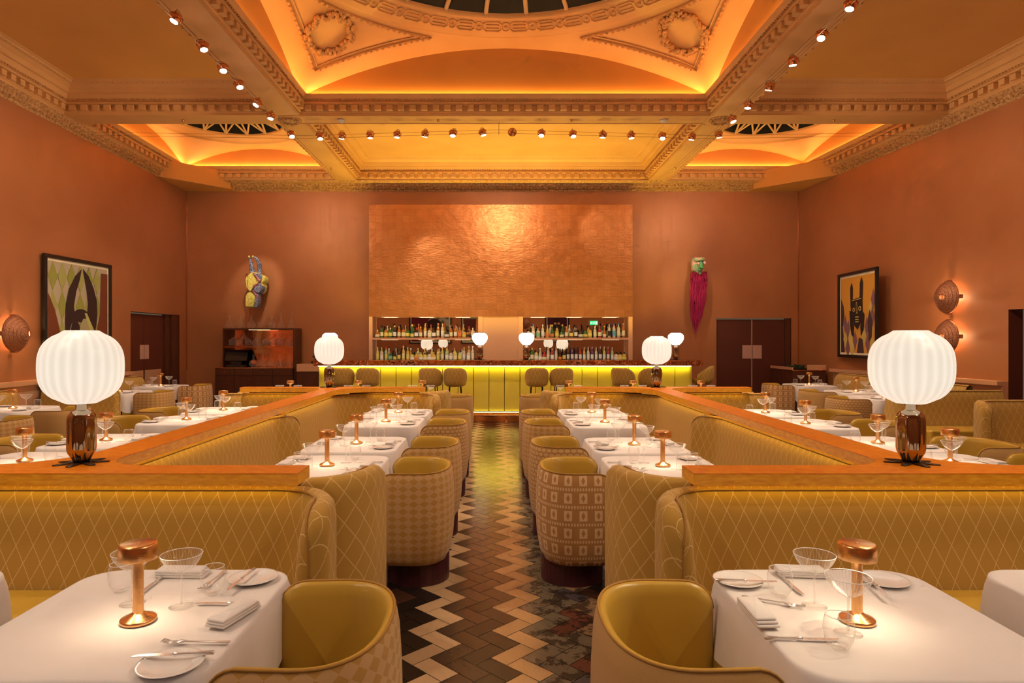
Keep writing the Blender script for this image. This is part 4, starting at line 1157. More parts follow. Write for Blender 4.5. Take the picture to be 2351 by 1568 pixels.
# back bar: copper leaf panel, niches, mirrors, bottles ---------------------
r = thing('back_bar', 'copper leaf wall unit behind the bar with two mirrored bottle niches', 'shelving')
YF = 14.10
PX0, PX1 = -2.735, 2.955
m = MB(); m.box(PX0, PX1, YF, YB - .01, 2.08, 4.495); m.build('copper_leaf_panel', M['leaf'], r)
for a, b_ in ((PX0, -2.66), (-.38, -.28), (.49, .59), (2.865, PX1)):
    m = MB(); m.box(a, b_, YF, YB - .02, 1.09, 2.08); m.build('frame_post', M['copper_pale'], r)
m = MB(); m.box(-.28, .49, YF + .03, YB - .02, 1.09, 2.08); m.build('centre_pier', M['copper_pale'], r)
for a, b_ in ((-2.66, -.38), (.59, 2.865)):
    m = MB(); m.box(a, b_, 14.36, 14.38, 1.13, 2.08); m.build('mirror_back', M['mirror'], r)
    m = MB(); m.box(a, b_, YF + .005, 14.36, 1.58, 1.625); m.build('shelf', M['copper_pale'], r)
    m = MB(); m.box(a, b_, YF - .25, 14.36, 1.09, 1.132); m.build('lower_shelf', M['leaf'], r)
    for z in (2.068, 1.572):
        for q in (.15, .5, .85):
            xc = a + (b_ - a) * q; m = MB(); m.box(xc - .16, xc + .16, YF + .10, YF + .115, z, z + .006); m.build('led_strip', M['niche_led'], r)
m = MB(); m.box(PX0, PX1, YF - .25, YB - .02, 0, 1.088); m.build('back_counter', M['walnut'], r)

BC = {'amber': (.42, .13, .02), 'green': (.03, .12, .03), 'pale yellow': (.62, .50, .12), 'clear': (.62, .50, .34), 'dark brown': (.04, .014, .008), 'red': (.38, .02, .03), 'gold': (.62, .36, .07), 'pale green': (.40, .48, .22), 'blue': (.05, .25, .45), 'violet': (.10, .02, .08)}
LC = {'cream': (.78, .68, .38), 'white': (.8, .74, .62), 'yellow': (.75, .60, .12), 'black': (.03, .02, .015), 'green': (.2, .5, .2), 'orange': (.7, .2, .04), 'blue': (.1, .4, .6)}
CC = {'black': (.02, .015, .01), 'red': (.6, .03, .03), 'gold': (.7, .42, .1), 'wood': (.5, .25, .1), 'blue': (.05, .2, .5), 'yellow': (.8, .5, .03), 'white': (.8, .7, .6)}
BM = {}
def bmat(k, d, pre, **kw):
    key = pre + k
    if key not in BM: BM[key] = simple((pre + '_' + k).replace(' ', '_'), d[k], **kw)
    return BM[key]
SHAPES = {'round': [(.001, 0), (.036, 0), (.038, .006), (.038, .15), (.034, .175), (.014, .20), (.013, .255)],
          'square': [(.001, 0), (.040, 0), (.043, .006), (.043, .135), (.038, .152), (.014, .165), (.013, .215)],
          'tall': [(.001, 0), (.032, 0), (.034, .006), (.034, .185), (.028, .21), (.013, .235), (.012, .30)],
          'squat': [(.001, 0), (.046, 0), (.050, .01), (.049, .09), (.040, .118), (.014, .135), (.013, .17)],
          'sloped': [(.001, 0), (.040, 0), (.042, .006), (.040, .09), (.026, .16), (.014, .20), (.012, .27)],
          'pourer': [(.001, 0), (.031, 0), (.033, .006), (.033, .17), (.026, .20), (.013, .215), (.013, .255)]}
CACHE = {}
def bottle(shape, col, lab, cap, x, y, z, where, grp, sc=1.):
    key = (shape, col, lab, cap)
    if key not in CACHE:
        P = SHAPES[shape]; ms = []
        m = MB(); seg = 4 if shape == 'square' else 18
        if shape == 'square': 
            rows = []
            for r_, zz in P: q = rrect(max(r_ * .92, .0011), max(r_ * .92, .0011), max(r_ * .3, .0003), 3); rows.append([(a, b_, zz) for a, b_ in q])
            m.grid(rows, closed_u=True)
        else: m.lathe(P, 18)
        ms.append(('glass_body', m.mesh('glass_body', bmat(col, BC, 'bottle_glass', rough=.10, spec=.8, coat=.5))))
        hb = P[3][1]; rb = P[2][0] * 1.012
        m = MB()
        z0, z1 = hb * .22, hb * .80
        if shape == 'square':
            q = rrect(rb * .93, rb * .93, rb * .3, 3); m.grid([[(a, b_, z0) for a, b_ in q], [(a, b_, z1) for a, b_ in q]], closed_u=True)
        else: m.lathe([(rb, z0), (rb, z1)] if shape != 'sloped' else [(rb, .02), (rb * .98, .085)], 18, ang=(PI * 1.05, PI * 1.95))
        ms.append(('paper_label', m.mesh('paper_label', bmat(lab, LC, 'paper', rough=.7))))
        zt = P[-1][1]; m = MB(); rc = .0155
        if shape == 'pourer': m.lathe([(.008, zt), (.007, zt + .02), (.004, zt + .05), (.001, zt + .05)], 10)
        else: m.lathe([(rc, zt - .035), (rc, zt + .004), (.001, zt + .004)], 14)
        ms.append(('bottle_cap', m.mesh('bottle_cap', bmat(cap, CC, 'cap', rough=.45))))
        CACHE[key] = ms
    t = thing('bottle', '%s %s bottle, %s label, %s cap, %s' % (shape if shape not in ('pourer', 'tall') else 'slim', col, lab, cap, where) if shape != 'pourer' else 'slim %s bottle with pourer, %s' % (col, where), 'bottle', (x, y, z), random.uniform(-.3, .3), grp)
    t.scale = (sc, sc, sc)
    for nm, me in CACHE[key]:
        o = bpy.data.objects.new(nm, me); COL.objects.link(o); o.parent = t
rb_ = random.Random(11)
def nth(i): 
    w_ = ['first', 'second', 'third', 'fourth', 'fifth', 'sixth', 'seventh', 'eighth', 'ninth', 'tenth', 'eleventh', 'twelfth', 'thirteenth', 'fourteenth', 'fifteenth', 'sixteenth', 'seventeenth', 'eighteenth', 'nineteenth', 'twentieth', 'twenty-first', 'twenty-second', 'twenty-third', 'twenty-fourth', 'twenty-fifth', 'twenty-sixth', 'twenty-seventh', 'twenty-eighth', 'twenty-ninth', 'thirtieth']
    return w_[i]
def fill(x0, x1, z, specs, nm, y=14.165):
    n = len(specs); w_ = (x1 - x0) / n
    for i, (sh, co, la, ca) in enumerate(specs):
        x = x0 + (i + .5) * w_
        bottle(sh, co, la, ca, x, y + rb_.uniform(-.006, .012), z, nth(i) + ' in front row, ' + nm, 'bottles on the ' + nm, rb_.uniform(.93, 1.05))
def back(x0, x1, z, n, cols, caps, nm, y=14.275):
    for i in range(n):
        x = x0 + (i + .5) * (x1 - x0) / n + rb_.uniform(-.012, .012)
        bottle(rb_.choice(['round', 'tall', 'round', 'sloped']), rb_.choice(cols), rb_.choice(['cream', 'white', 'yellow']), rb_.choice(caps), x, y, z, nth(i) + ' in rear row, ' + nm, 'rear bottles on the ' + nm, rb_.uniform(.95, 1.1))
A_ = 'amber'; 
fill(-2.61, -.45, 1.626, [('squat', A_, 'cream', 'gold'), ('round', 'green', 'cream', 'black'), ('square', A_, 'yellow', 'black'), ('square', 'green', 'yellow', 'white'), ('round', 'dark brown', 'white', 'gold'), ('round', A_, 'cream', 'wood'), ('square', A_, 'cream', 'black'), ('square', 'green', 'yellow', 'black'),
    ('sloped', 'green', 'yellow', 'gold'), ('square', 'dark brown', 'white', 'red'), ('round', A_, 'cream', 'gold'), ('tall', 'gold', 'white', 'gold'), ('square', 'clear', 'cream', 'black'), ('square', 'dark brown', 'white', 'black'), ('tall', A_, 'cream', 'wood'), ('tall', 'clear', 'white', 'gold'),
    ('squat', 'dark brown', 'white', 'black'), ('round', A_, 'cream', 'black'), ('round', A_, 'white', 'red'), ('square', A_, 'orange', 'wood'), ('squat', 'gold', 'yellow', 'black'), ('squat', A_, 'black', 'black'), ('square', 'clear', 'white', 'white')], 'upper left bar shelf')
back(-2.58, -.5, 1.626, 15, [A_, A_, 'green', 'gold', 'clear'], ['black', 'black', 'red', 'gold', 'wood'], 'upper left bar shelf')
fill(-2.61, -.45, 1.133, [('tall', 'pale yellow', 'yellow', 'gold'), ('round', 'clear', 'white', 'wood'), ('tall', 'pale green', 'yellow', 'red'), ('square', 'green', 'green', 'red'), ('sloped', 'dark brown', 'yellow', 'black'), ('round', 'dark brown', 'yellow', 'black'), ('tall', 'gold', 'cream', 'gold'), ('tall', 'gold', 'yellow', 'gold'),
    ('squat', 'pale yellow', 'white', 'black'), ('squat', 'gold', 'orange', 'gold'), ('squat', 'pale yellow', 'white', 'gold'), ('squat', 'pale yellow', 'cream', 'black'), ('squat', 'clear', 'white', 'black'), ('squat', 'gold', 'cream', 'wood'), ('round', 'pale yellow', 'yellow', 'wood'), ('tall', 'pale yellow', 'cream', 'gold'),
    ('round', 'pale green', 'white', 'gold'), ('square', 'clear', 'white', 'black'), ('square', 'pale yellow', 'cream', 'wood'), ('square', 'pale green', 'yellow', 'black'), ('tall', 'clear', 'white', 'yellow'), ('square', 'clear', 'white', 'wood'), ('tall', 'clear', 'cream', 'white')], 'lower left bar shelf')
back(-2.58, -.5, 1.133, 13, ['clear', 'pale yellow', 'pale green', 'gold'], ['gold', 'wood', 'black', 'yellow', 'white'], 'lower left bar shelf')
fill(.66, 2.82, 1.626, [('squat', 'clear', 'white', 'black'), ('tall', 'clear', 'white', 'blue'), ('square', 'clear', 'green', 'wood'), ('tall', 'clear', 'white', 'white'), ('sloped', 'gold', 'orange', 'wood'), ('sloped', 'green', 'orange', 'gold'), ('square', 'gold', 'yellow', 'gold'), ('squat', 'green', 'cream', 'black'), ('round', A_, 'cream', 'wood'),
    ('square', 'dark brown', 'yellow', 'black'), ('round', 'dark brown', 'white', 'black'), ('squat', 'dark brown', 'cream', 'black'), ('squat', 'green', 'yellow', 'black'), ('square', 'gold', 'yellow', 'black'), ('round', 'clear', 'cream', 'white'), ('round', 'red', 'cream', 'red'), ('sloped', A_, 'cream', 'yellow'),
    ('tall', 'clear', 'black', 'wood'), ('tall', 'clear', 'blue', 'blue'), ('tall', 'clear', 'cream', 'blue'), ('tall', A_, 'cream', 'wood')], 'upper right bar shelf')
back(.70, 2.8, 1.626, 15, [A_, 'clear', 'green', 'dark brown', 'gold'], ['black', 'black', 'wood', 'gold', 'red'], 'upper right bar shelf')
fill(.66, 2.83, 1.133, [('squat', 'green', 'white', 'black'), ('round', 'green', 'cream', 'gold'), ('square', 'pale yellow', 'white', 'black'), ('sloped', 'clear', 'white', 'white'), ('squat', 'red', 'cream', 'red'), ('tall', 'clear', 'cream', 'gold'), ('round', 'red', 'white', 'wood'), ('tall', 'clear', 'cream', 'gold'),
    ('sloped', 'dark brown', 'orange', 'black'), ('round', 'dark brown', 'yellow', 'yellow'), ('pourer', 'dark brown', 'white', 'black'), ('pourer', 'violet', 'white', 'black'), ('pourer', 'dark brown', 'white', 'black'), ('pourer', 'red', 'white', 'black'), ('pourer', 'gold', 'white', 'white'), ('pourer', 'clear', 'white', 'white'),
    ('pourer', 'violet', 'white', 'white'), ('pourer', 'clear', 'white', 'white'), ('pourer', 'dark brown', 'white', 'white'), ('pourer', 'pale yellow', 'white', 'white'), ('pourer', 'red', 'white', 'white'), ('pourer', 'pale green', 'white', 'white'), ('squat', 'clear', 'white', 'black'), ('squat', 'pale yellow', 'yellow', 'black'), ('squat', 'gold', 'yellow', 'black')], 'lower right bar shelf')

# glassware cabinet left of the bar -----------------------------------------
r = thing('glassware_cabinet', 'dark wood sideboard with open copper-lined shelves of decanters left of the bar', 'cabinet')
CXa, CXb, CY0 = -6.02, -4.36, 14.02
m = MB(); m.box(CXa, CXb, CY0, YB - .02, .0, .965); m.build('carcass', M['walnut'], r)
m = MB(); m.box(CXa - .01, CXb + .01, CY0 - .015, YB - .02, .965, .985); m.build('counter', M['copper'], r, bevel=.003)
for i in range(4):
    x0 = CXa + .01 + i * .412; m = MB(); m.box(x0, x0 + .40, CY0 - .018, CY0, .13, .80); d_ = m.build('door', M['walnut'], r, bevel=.003)
    m = MB(); m.sphere((x0 + .33, CY0 - .03, .72), .012, 10, 6); m.build('knob', M['copper'], d_)
    m = MB(); m.box(x0, x0 + .40, CY0 - .018, CY0, .81, .955); d_ = m.build('drawer', M['walnut'], r, bevel=.003)
    m = MB(); m.sphere((x0 + .2, CY0 - .03, .885), .012, 10, 6); m.build('knob', M['copper'], d_)
SX0, SX1 = -5.90, -4.36
m = MB(); m.box(SX0, SX0 + .02, 14.12, YB - .03, .985, 1.80); m.build('side', M['walnut'], r)
m = MB(); m.box(SX1 - .02, SX1 + .06, 14.12, YB - .03, .0, 1.80); m.build('side', M['walnut'], r)
m = MB(); m.box(SX0, SX1 + .06, 14.12, YB - .03, 1.80, 1.83); m.build('top_shelf', M['walnut'], r)
m = MB(); m.box(SX0 + .02, SX1 - .02, 14.12, YB - .04, 1.415, 1.435); m.build('middle_shelf', M['copper'], r)
t = NT('rippled_copper_mirror'); M['copper_ripple'] = t.pbr((.80, .36, .20), .1, 1., normal=t.bump(t.noise(3, 1), .10, .03))
m = MB(); m.box(SX0 + .02, SX1 - .02, 14.43, 14.44, .985, 1.80); m.build('copper_back', M['copper_ripple'], r)
m = MB(); m.box(-5.35, -4.9, 14.15, 14.2, 1.792, 1.799); m.build('shelf_light', M['niche_led'], r)
m = MB(); m.box(-4.26, -3.5, 14.0, 14.45, .0, .9); o = m.build('service_counter', M['walnut']); tag(o, 'low dark side counter between the glassware cabinet and the bar', 'counter')
m = MB(); m.box(-4.26, -3.5, 13.985, 14.45, .901, 1.06); m.build('copper_edge', M['copper_pale'], o)

def decanter(kind):
    m = MB()
    if kind == 'tall': m.lathe([(.001, 0), (.07, 0), (.085, .02), (.08, .05), (.04, .12), (.016, .20), (.014, .30), (.022, .36)], 28)
    elif kind == 'round': m.lathe([(.001, 0), (.05, 0), (.09, .03), (.105, .07), (.085, .12), (.03, .18), (.02, .23), (.03, .29)], 28)
    else:
        P = [(0, 0, .02), (0, 0, .05), (.0, 0, .10), (.03, 0, .15), (.07, 0, .19), (.10, 0, .24), (.12, 0, .30)]
        m.tube(P, .1, 20, taper=[.05, .09, .085, .05, .028, .018, .02])
    return tag(m.build('decanter', M['decglass']), '', 'decanter')
DEC = {k: decanter(k) for k in ('tall', 'round', 'leaning')}
def pdec(k, x, y, z, w_, rz=0, g='decanters on the glassware cabinet'): place(DEC[k], 'clear glass %s decanter, %s' % ({'tall': 'slender-necked', 'round': 'round-bellied', 'leaning': 'slanting-necked'}[k], w_), (x, y, z), rz, g).scale = (.9, .9, .95)
for i, (k, x) in enumerate((('round', -5.80), ('round', -5.57), ('round', -5.33), ('leaning', -5.12), ('round', -4.88), ('tall', -4.68), ('tall', -4.46))):
    pdec(k, x, 14.25, 1.831, nth(i) + ' from the left on top of the cabinet')
for i, (k, x, rz) in enumerate((('leaning', -5.76, 0), ('leaning', -5.60, 0), ('leaning', -5.40, PI), ('round', -5.22, 0), ('leaning', -5.02, 0), ('leaning', -4.86, 0), ('leaning', -4.70, 0), ('round', -4.50, 0))):
    pdec(k, x, 14.27, 1.436, nth(i) + ' from the left on the middle shelf', rz)
for i, (k, x) in enumerate((('round', -5.28), ('round', -5.08), ('tall', -4.90), ('round', -4.70), ('tall', -4.50))):
    pdec(k, x, 14.25, .986, nth(i) + ' from the left on the cabinet counter')
def till(loc, rz, lab):
    t = thing('till_terminal', lab, 'till', loc, rz)
    m = MB(); m.box(-.19, .19, -.12, .12, 0, .05); m.build('base', M['black'], t, bevel=.008)
    m = MB(); m.prism([(-.10, -.05), (.10, -.05), (.10, .06), (-.10, .06)], .05, .20); m.build('stand', M['black'], t, bevel=.01)
    m = MB(); mt = Matrix.Translation((0, -.02, .25)) @ Matrix.Rotation(math.radians(-50), 4, 'X'); m.box(-.23, .23, -.15, .15, -.012, .012, mat=mt); m.build('screen', M['black'], t, bevel=.006)
    m = MB(); mt = Matrix.Translation((0, -.02, .25)) @ Matrix.Rotation(math.radians(-50), 4, 'X'); m.box(-.05, .05, -.155, -.15, -.003, .003, mat=mt); m.build('badge', M['push'], t)
till((-5.62, 14.22 - .06, .986), .15 + PI, 'black till terminal on the counter of the glassware cabinet')
till((-3.85, 14.2, 1.062), PI / 2 + .5, 'black till terminal on the low counter beside the bar')

# corner cabinet on the right -------------------------------------------------
r = thing('corner_cabinet', 'low dark cabinet with copper gallery in the back right corner', 'cabinet')
xa, xb = 6.02, 6.70
m = MB(); m.box(xa, xb, 13.25, 14.3, .0, .95); m.build('carcass', M['walnut'], r)
m = MB(); m.box(xa - .01, xb, 13.24, 14.3, .95, .965); m.build('counter', M['copper'], r)
m = MB(); m.box(xa - .01, xa + .01, 13.24, 14.3, .965, 1.02); m.box(xa + .3, xb, 13.24, 13.26, .965, 1.07); m.build('gallery', M['copper_pale'], r)
for i in range(2):
    m = MB(); m.box(xa + .02 + i * .33, xa + .34 + i * .33, 13.23, 13.25, .66, .93); d_ = m.build('drawer', M['walnut'], r, bevel=.003)
    m = MB(); m.sphere((xa + .18 + i * .33, 13.22, .80), .013, 8, 6); m.build('knob', M['copper'], d_)
    m = MB(); m.box(xa + .02 + i * .33, xa + .34 + i * .33, 13.23, 13.25, .12, .64); m.build('door', M['walnut'], r, bevel=.003)
p_ = thing('potted_succulents', 'low tray of dark green succulents on the corner cabinet', 'plant', (6.25, 13.55, .966))
m = MB(); m.box(-.18, .18, -.09, .09, 0, .03); m.build('tray', M['black'], p_)
m = MB()
for k in range(60):
    x, y = random.uniform(-.16, .16), random.uniform(-.07, .07); a = random.uniform(0, 6.3); h = random.uniform(.03, .085)
    m.tube([(x, y, .03), (x + .02 * math.cos(a), y + .02 * math.sin(a), .03 + h * .6), (x + .045 * math.cos(a), y + .045 * math.sin(a), .03 + h)], .01, 5, taper=[.008, .012, .002])
m.build('leaves', M['green_plant'], p_)

# ------------------------------------------------------------------ pictures
def flatart(polys, w_, h_, name, parent, dy=0.):
    m = MB()
    for k, (pts, c_) in enumerate(polys):
        b = len(m.v); m.v.extend([(x * w_, -.0004 * k - dy, z * h_) for x, z in pts]); m.face(range(b, b + len(pts)), None, 0, c_)
    return m.build(name, M['art'], parent)
def ell(cx_, cy_, a, b, n=24, a0=0, a1=2 * PI): return [(cx_ + a * math.cos(a0 + (a1 - a0) * k / n), cy_ + b * math.sin(a0 + (a1 - a0) * k / n)) for k in range(n)]
def clipd(x, y, a, b): return [(x - a, y), (x, y - b), (x + a, y), (x, y + b)]
def picture(label, loc, rz, w_, h_, polys, fr=.055, mat_=.04, bord=(.80, .66, .40)):
    """local: x to the right, z up, facing -y, origin at the lower left corner"""
    r = thing('framed_picture', label, 'picture', loc, rz)
    m = MB()
    m.box(0, w_, -.05, 0, 0, fr); m.box(0, w_, -.05, 0, h_ - fr, h_); m.box(0, fr, -.05, 0, fr, h_ - fr); m.box(w_ - fr, w_, -.05, 0, fr, h_ - fr)
    m.build('frame', M['black'], r, bevel=.004)
    m = MB(); m.box(fr, w_ - fr, -.02, -.005, fr, h_ - fr); m.build('mount', simple('mount_paper', bord, .7), r)
    iw, ih = w_ - 2 * fr - 2 * mat_, h_ - 2 * fr - 2 * mat_
    o = flatart(polys, iw, ih, 'print', r); o.location = (fr + mat_, -.021, fr + mat_)
    return r
def dia(cols, nx, ny, x0=0, x1=1, z0=0, z1=1):
    out = []; dx = (x1 - x0) / nx; dz = (z1 - z0) / ny
    for j in range(ny):
        for i in range(nx):
            out.append((clipd(x0 + (i + .5) * dx, z0 + (j + .5) * dz, dx / 2, dz / 2), cols[(i + j) % len(cols)]))
    return out
OL, PL, RB, DK = (.26, .25, .045), (.42, .33, .20), (.16, .035, .012), (.028, .012, .012)
A1 = [([(0, 0), (1, 0), (1, 1), (0, 1)], PL)] + dia([OL, (.33, .31, .08)], 6, 3, 0, .88, .12, 1.0)
A1 += [([(0, 0), (.28, 0), (.20, .25), (.10, .52), (0, .68)], RB), ([(.88, .95), (1, .95), (1, 0), (.74, 0), (.78, .25), (.86, .5)], RB)]
A1 += [([(.535, .97), (.42, .88), (.32, .74), (.27, .58), (.26, .40), (.27, 0), (.50, 0), (.50, .36), (.43, .45), (.40, .56), (.44, .72), (.50, .85)], DK), ([(.555, .97), (.58, .86), (.62, .74), (.64, .60), (.62, .48), (.70, .36), (.74, .22), (.79, .36), (.81, .50), (.80, .64), (.74, .78), (.65, .90)], DK)]
A1 += [(ell(.52, .47, .13, .07), DK), ([(.5, .02), (.5, .36), (.56, .44), (.66, .44), (.72, .3), (.72, .02)], (.36, .30, .14)), ([(.58, .50), (.62, .50), (.76, .30), (.74, .22), (.70, .26)], (.45, .42, .13))]
A1 += [(ell(.41, .19, .04, .02, 12), PL), (ell(.60, .18, .05, .018, 12), DK), (ell(.45, .08, .045, .05, 14), (.40, .36, .10)), ([(.30, .25), (.34, .30), (.37, .40), (.345, .35)], PL)]
picture('tall black-framed print of dark curved shapes on olive and cream diamonds', (wallx(-1, 9.62) + .03, 9.62, 1.16), PI / 2 - .030, 1.60, 1.70, A1)
OR, YE, PU, BK = (.62, .27, .035), (.55, .40, .10), (.20, .09, .11), (.02, .012, .012)
A2 = [([(0, 0), (1, 0), (1, 1), (0, 1)], OR)]
A2 += [([(0, 0), (0, .74), (.09, .62), (.11, .5), (.06, .33), (.09, .2), (.12, 0)], (.06, .03, .03)), ([(.12, 0), (.3, .3), (.24, .44), (.16, .32)], PU)]
for i, (x, z, c_) in enumerate(((.14, .18, YE), (.14, .38, PU), (.22, .06, PU), (.30, .20, YE), (.36, .06, YE), (.44, .16, PU), (.70, .22, YE), (.80, .12, PU), (.78, .34, PU), (.90, .30, YE), (.93, .12, YE), (.88, .55, YE), (.96, .68, PU), (.93, .45, PU))): A2.append((clipd(x, z, .065, .13), c_))
A2 += [([(.50, 0), (.56, .2), (.66, .18), (.70, 0)], (.06, .03, .03)), ([(.84, .14), (.80, .4), (.86, .56), (.94, .4), (.92, .2)], (.06, .03, .03))]
A2 += [([(.31, .62), (.30, .86), (.34, .93), (.38, .86), (.38, .70), (.58, .72), (.585, .9), (.63, .98), (.68, .9), (.66, .66), (.67, .52), (.62, .40), (.52, .30), (.42, .36), (.34, .50)], BK)]
A2 += [([(.28, .56), (.33, .55), (.42, .34), (.40, .20), (.34, .24), (.30, .36)], BK), ([(.66, .54), (.72, .5), (.70, .3), (.62, .22), (.60, .34)], BK)]
A2 += [(ell(.41, .565, .035, .028, 14), YE), (ell(.41, .565, .02, .015, 12), BK), (ell(.59, .575, .04, .03, 14), YE), (ell(.59, .575, .022, .017, 12), BK), ([(.48, .66), (.51, .66), (.53, .52), (.49, .51)], YE), ([(.49, .65), (.505, .65), (.52, .53), (.497, .52)], BK)]
A2 += [([(.46, .46), (.56, .46), (.56, .475), (.46, .475)], YE), ([(.46, .43), (.56, .43), (.56, .44), (.46, .44)], YE), ([(.46, .40), (.56, .40), (.56, .41), (.46, .41)], YE), ([(.36, .68), (.64, .70), (.64, .708), (.36, .688)], YE)]
picture('black-framed orange print of a dark horned face over yellow and purple diamonds', (wallx(1, 12.92) - .03, 12.92, 1.24), -PI / 2 - .075, 1.52, 1.62, A2)
# rear wall pictures, seen reflected in the bar mirrors
A3 = [([(0, 0), (1, 0), (1, 1), (0, 1)], PL)] + dia([(.12, .12, .05), PL], 5, 6, 0, .6, 0, 1) + [([(.5, 0), (1, 0), (1, 1), (.45, 1), (.6, .5)], (.14, .01, .02)), (ell(.4, .5, .2, .2), DK)]
picture('black-framed print of green diamonds and maroon on the rear wall', (-2.05, YR + .03, 1.40), PI, 1.95, 1.7, A3)
A4 = [([(0, 0), (1, 0), (1, 1), (0, 1)], (.25, .22, .10)), (ell(.3, .4, .25, .4), (.55, .2, .05)), ([(.45, .1), (.9, .1), (1, .8), (.4, .8)], (.09, .015, .01))]
picture('smaller black-framed print beside the diamond print on the rear wall', (-.4, YR + .03, 1.40), PI, 1.2, 1.5, A4)
A5 = [([(0, 0), (1, 0), (1, 1), (0, 1)], (.06, .008, .02)), (ell(.5, .5, .2, .32), DK), (ell(.42, .6, .07, .04), (.6, .3, .1)), (ell(.6, .6, .07, .04), (.6, .3, .1)), (ell(.5, .38, .1, .03), (.6, .3, .1))]
picture('black-framed dark purple print on the rear wall', (3.40, YR + .03, 1.45), PI, 1.1, 1.5, A5)
r = thing('exit_sign', 'green running man exit sign on the rear wall', 'sign', (4.55, YR + .03, 2.36))
m = MB(); m.box(-.18, .18, -.0, .03, -.09, .09); m.build('box', simple('sign_green', (.02, .35, .12), .4, emis=(.05, .8, .3), estr=1.2), r)
m = MB(); 
for q in ([(-.15, .035), (-.06, .035), (-.06, .015), (-.15, .015)], [(-.15, .02), (-.15, -.04), (-.13, -.04), (-.13, .02)]): pass
m.box(-.14, -.05, .031, .033, -.012, .012); m.prism([(-.15, .031), (-.15, .033), (-.12, .033), (-.12, .031)], -.04, .04)
m.box(.08, .14, .031, .033, -.06, .06); m.sphere((.01, .032, .045), .014, 8, 5); m.tube([(.01, .032, .03), (0, .032, -.01), (.03, .032, -.05)], .009, 6); m.tube([(0, .032, -.01), (-.03, .032, -.045)], .009, 6); m.tube([(-.03, .032, .0), (.01, .032, .025), (.04, .032, .005)], .007, 6)
m.build('pictogram', emit('sign_white', (.8, 1, .85), 1.5), r)

# round wall lights ------------------------------------------------------------
def sconce(label, loc, rz):
    """dish facing -y, wall at +y"""
    r = thing('wall_light', label, 'light', loc, rz, 'round copper dish wall lights')
    m = MB(); rows = []
    hx_, hz_, hr = .075, .0, .034
    for i in range(15):
        q = i / 14
        row = []
        for k in range(48):
            a = 2 * PI * k / 48; R = hr + (.255 - hr) * q
            cx_ = hx_ * (1 - q); x, z = cx_ + R * math.cos(a), R * math.sin(a)
            d = math.hypot(x, z) / .255; row.append((x, -.215 + .155 * d ** 2, z))
        rows.append(row)
    m.grid(rows, closed_u=True); m.build('dish', M['dish'], r, solid=.004)
    for rad in (.10, .15, .20, .245):
        pass
    m = MB(); 
    for rad in (.09, .13, .165, .20, .235): m.tube([(rad * math.cos(a), -.219 + .155 * (rad / .255) ** 2, rad * math.sin(a)) for a in [2 * PI * k / 40 for k in range(40)]], .004, 5, closed=True)
    m.build('ridge_ring', M['dish'], r)
    for k in range(4):
        a = PI / 2 * k; ca, sa = math.cos(a), math.sin(a); m = MB()
        mt = Matrix.Translation((.25 * ca, -.055, .25 * sa)) @ Matrix.Rotation(-a, 4, 'Y'); m.box(-.02, .015, -.025, .05, -.03, .03, mat=mt); m.build('clip', M['dish'], r, bevel=.004)
    m = MB(); m.lathe([(.001, 0), (.04, 0), (.04, .03), (.001, .03)], 16); o = m.build('backplate', M['dish'], r); o.rotation_euler = (PI / 2, 0, 0)
    m = MB(); m.sphere((0, -.05, 0), .022, 12, 8); m.build('bulb', emit('sconce_bulb', (1., .62, .28), 20), r).visible_shadow = False
    return r
sconce('round copper dish light on the left wall', (wallx(-1, 9.05) + .005, 9.02, 1.665), PI / 2)
sconce('upper round copper dish light on the right wall', (wallx(1, 10.1) - .005, 10.1, 2.235), -PI / 2)
sconce('lower round copper dish light on the right wall, half behind the globe lamp', (wallx(1, 10.1) - .005, 10.1, 1.63), -PI / 2)
for x, z, w_ in ((-4.75, 1.95, 'left'), (1.35, 2.35, 'right')): sconce('round copper dish light on the %s of the rear wall' % w_, (x, YR + .005, z), PI)
for s, y, z in ((-1, 9.05, 1.665), (1, 10.1, 2.235), (1, 10.1, 1.63)):
    point((wallx(s, y) - s * .04, y, z), 20, (1, .70, .38), .03)

# horned wall sculpture ---------------------------------------------------------
YEL = (.72, .60, .10)
t = NT('beaded_blue_white_skin'); vo = t.n('ShaderNodeTexVoronoi'); vo.inputs['Scale'].default_value = 60; t.l(t.obj(), vo.inputs['Vector'])
c = t.ramp(vo.outputs['Distance'], [(.25, (.55, .55, .55)), (.55, (.05, .07, .16))]); M['bead'] = t.pbr(c, .5)
t = NT('beaded_red_skin'); vo = t.n('ShaderNodeTexVoronoi'); vo.inputs['Scale'].default_value = 55; t.l(t.obj(), vo.inputs['Vector'])
c = t.ramp(vo.outputs['Distance'], [(.25, (.7, .35, .3)), (.5, (.28, .05, .08))]); M['beadr'] = t.pbr(c, .5)
t = NT('carved_yellow_paint'); M['yel'] = t.pbr(t.ramp(t.noise(25, 3), [(.4, (.62, .50, .07)), (.6, (.78, .68, .16))]), .6, normal=t.bump(t.noise(50, 2), .5, .01))
r0_ = 0
r = thing('horned_sculpture', 'yellow carved head sculpture with two dark beaded horns on the bar wall', 'sculpture', (-5.22, 14.22, 0))
U = 14.3 / 1500 * 110 / 1078   # metres per crop pixel at the wall
def S(px, py): return ((px - 500) * U, CAMH + (VPY - 570 - py / 9.8) * 14.3 / 1500)
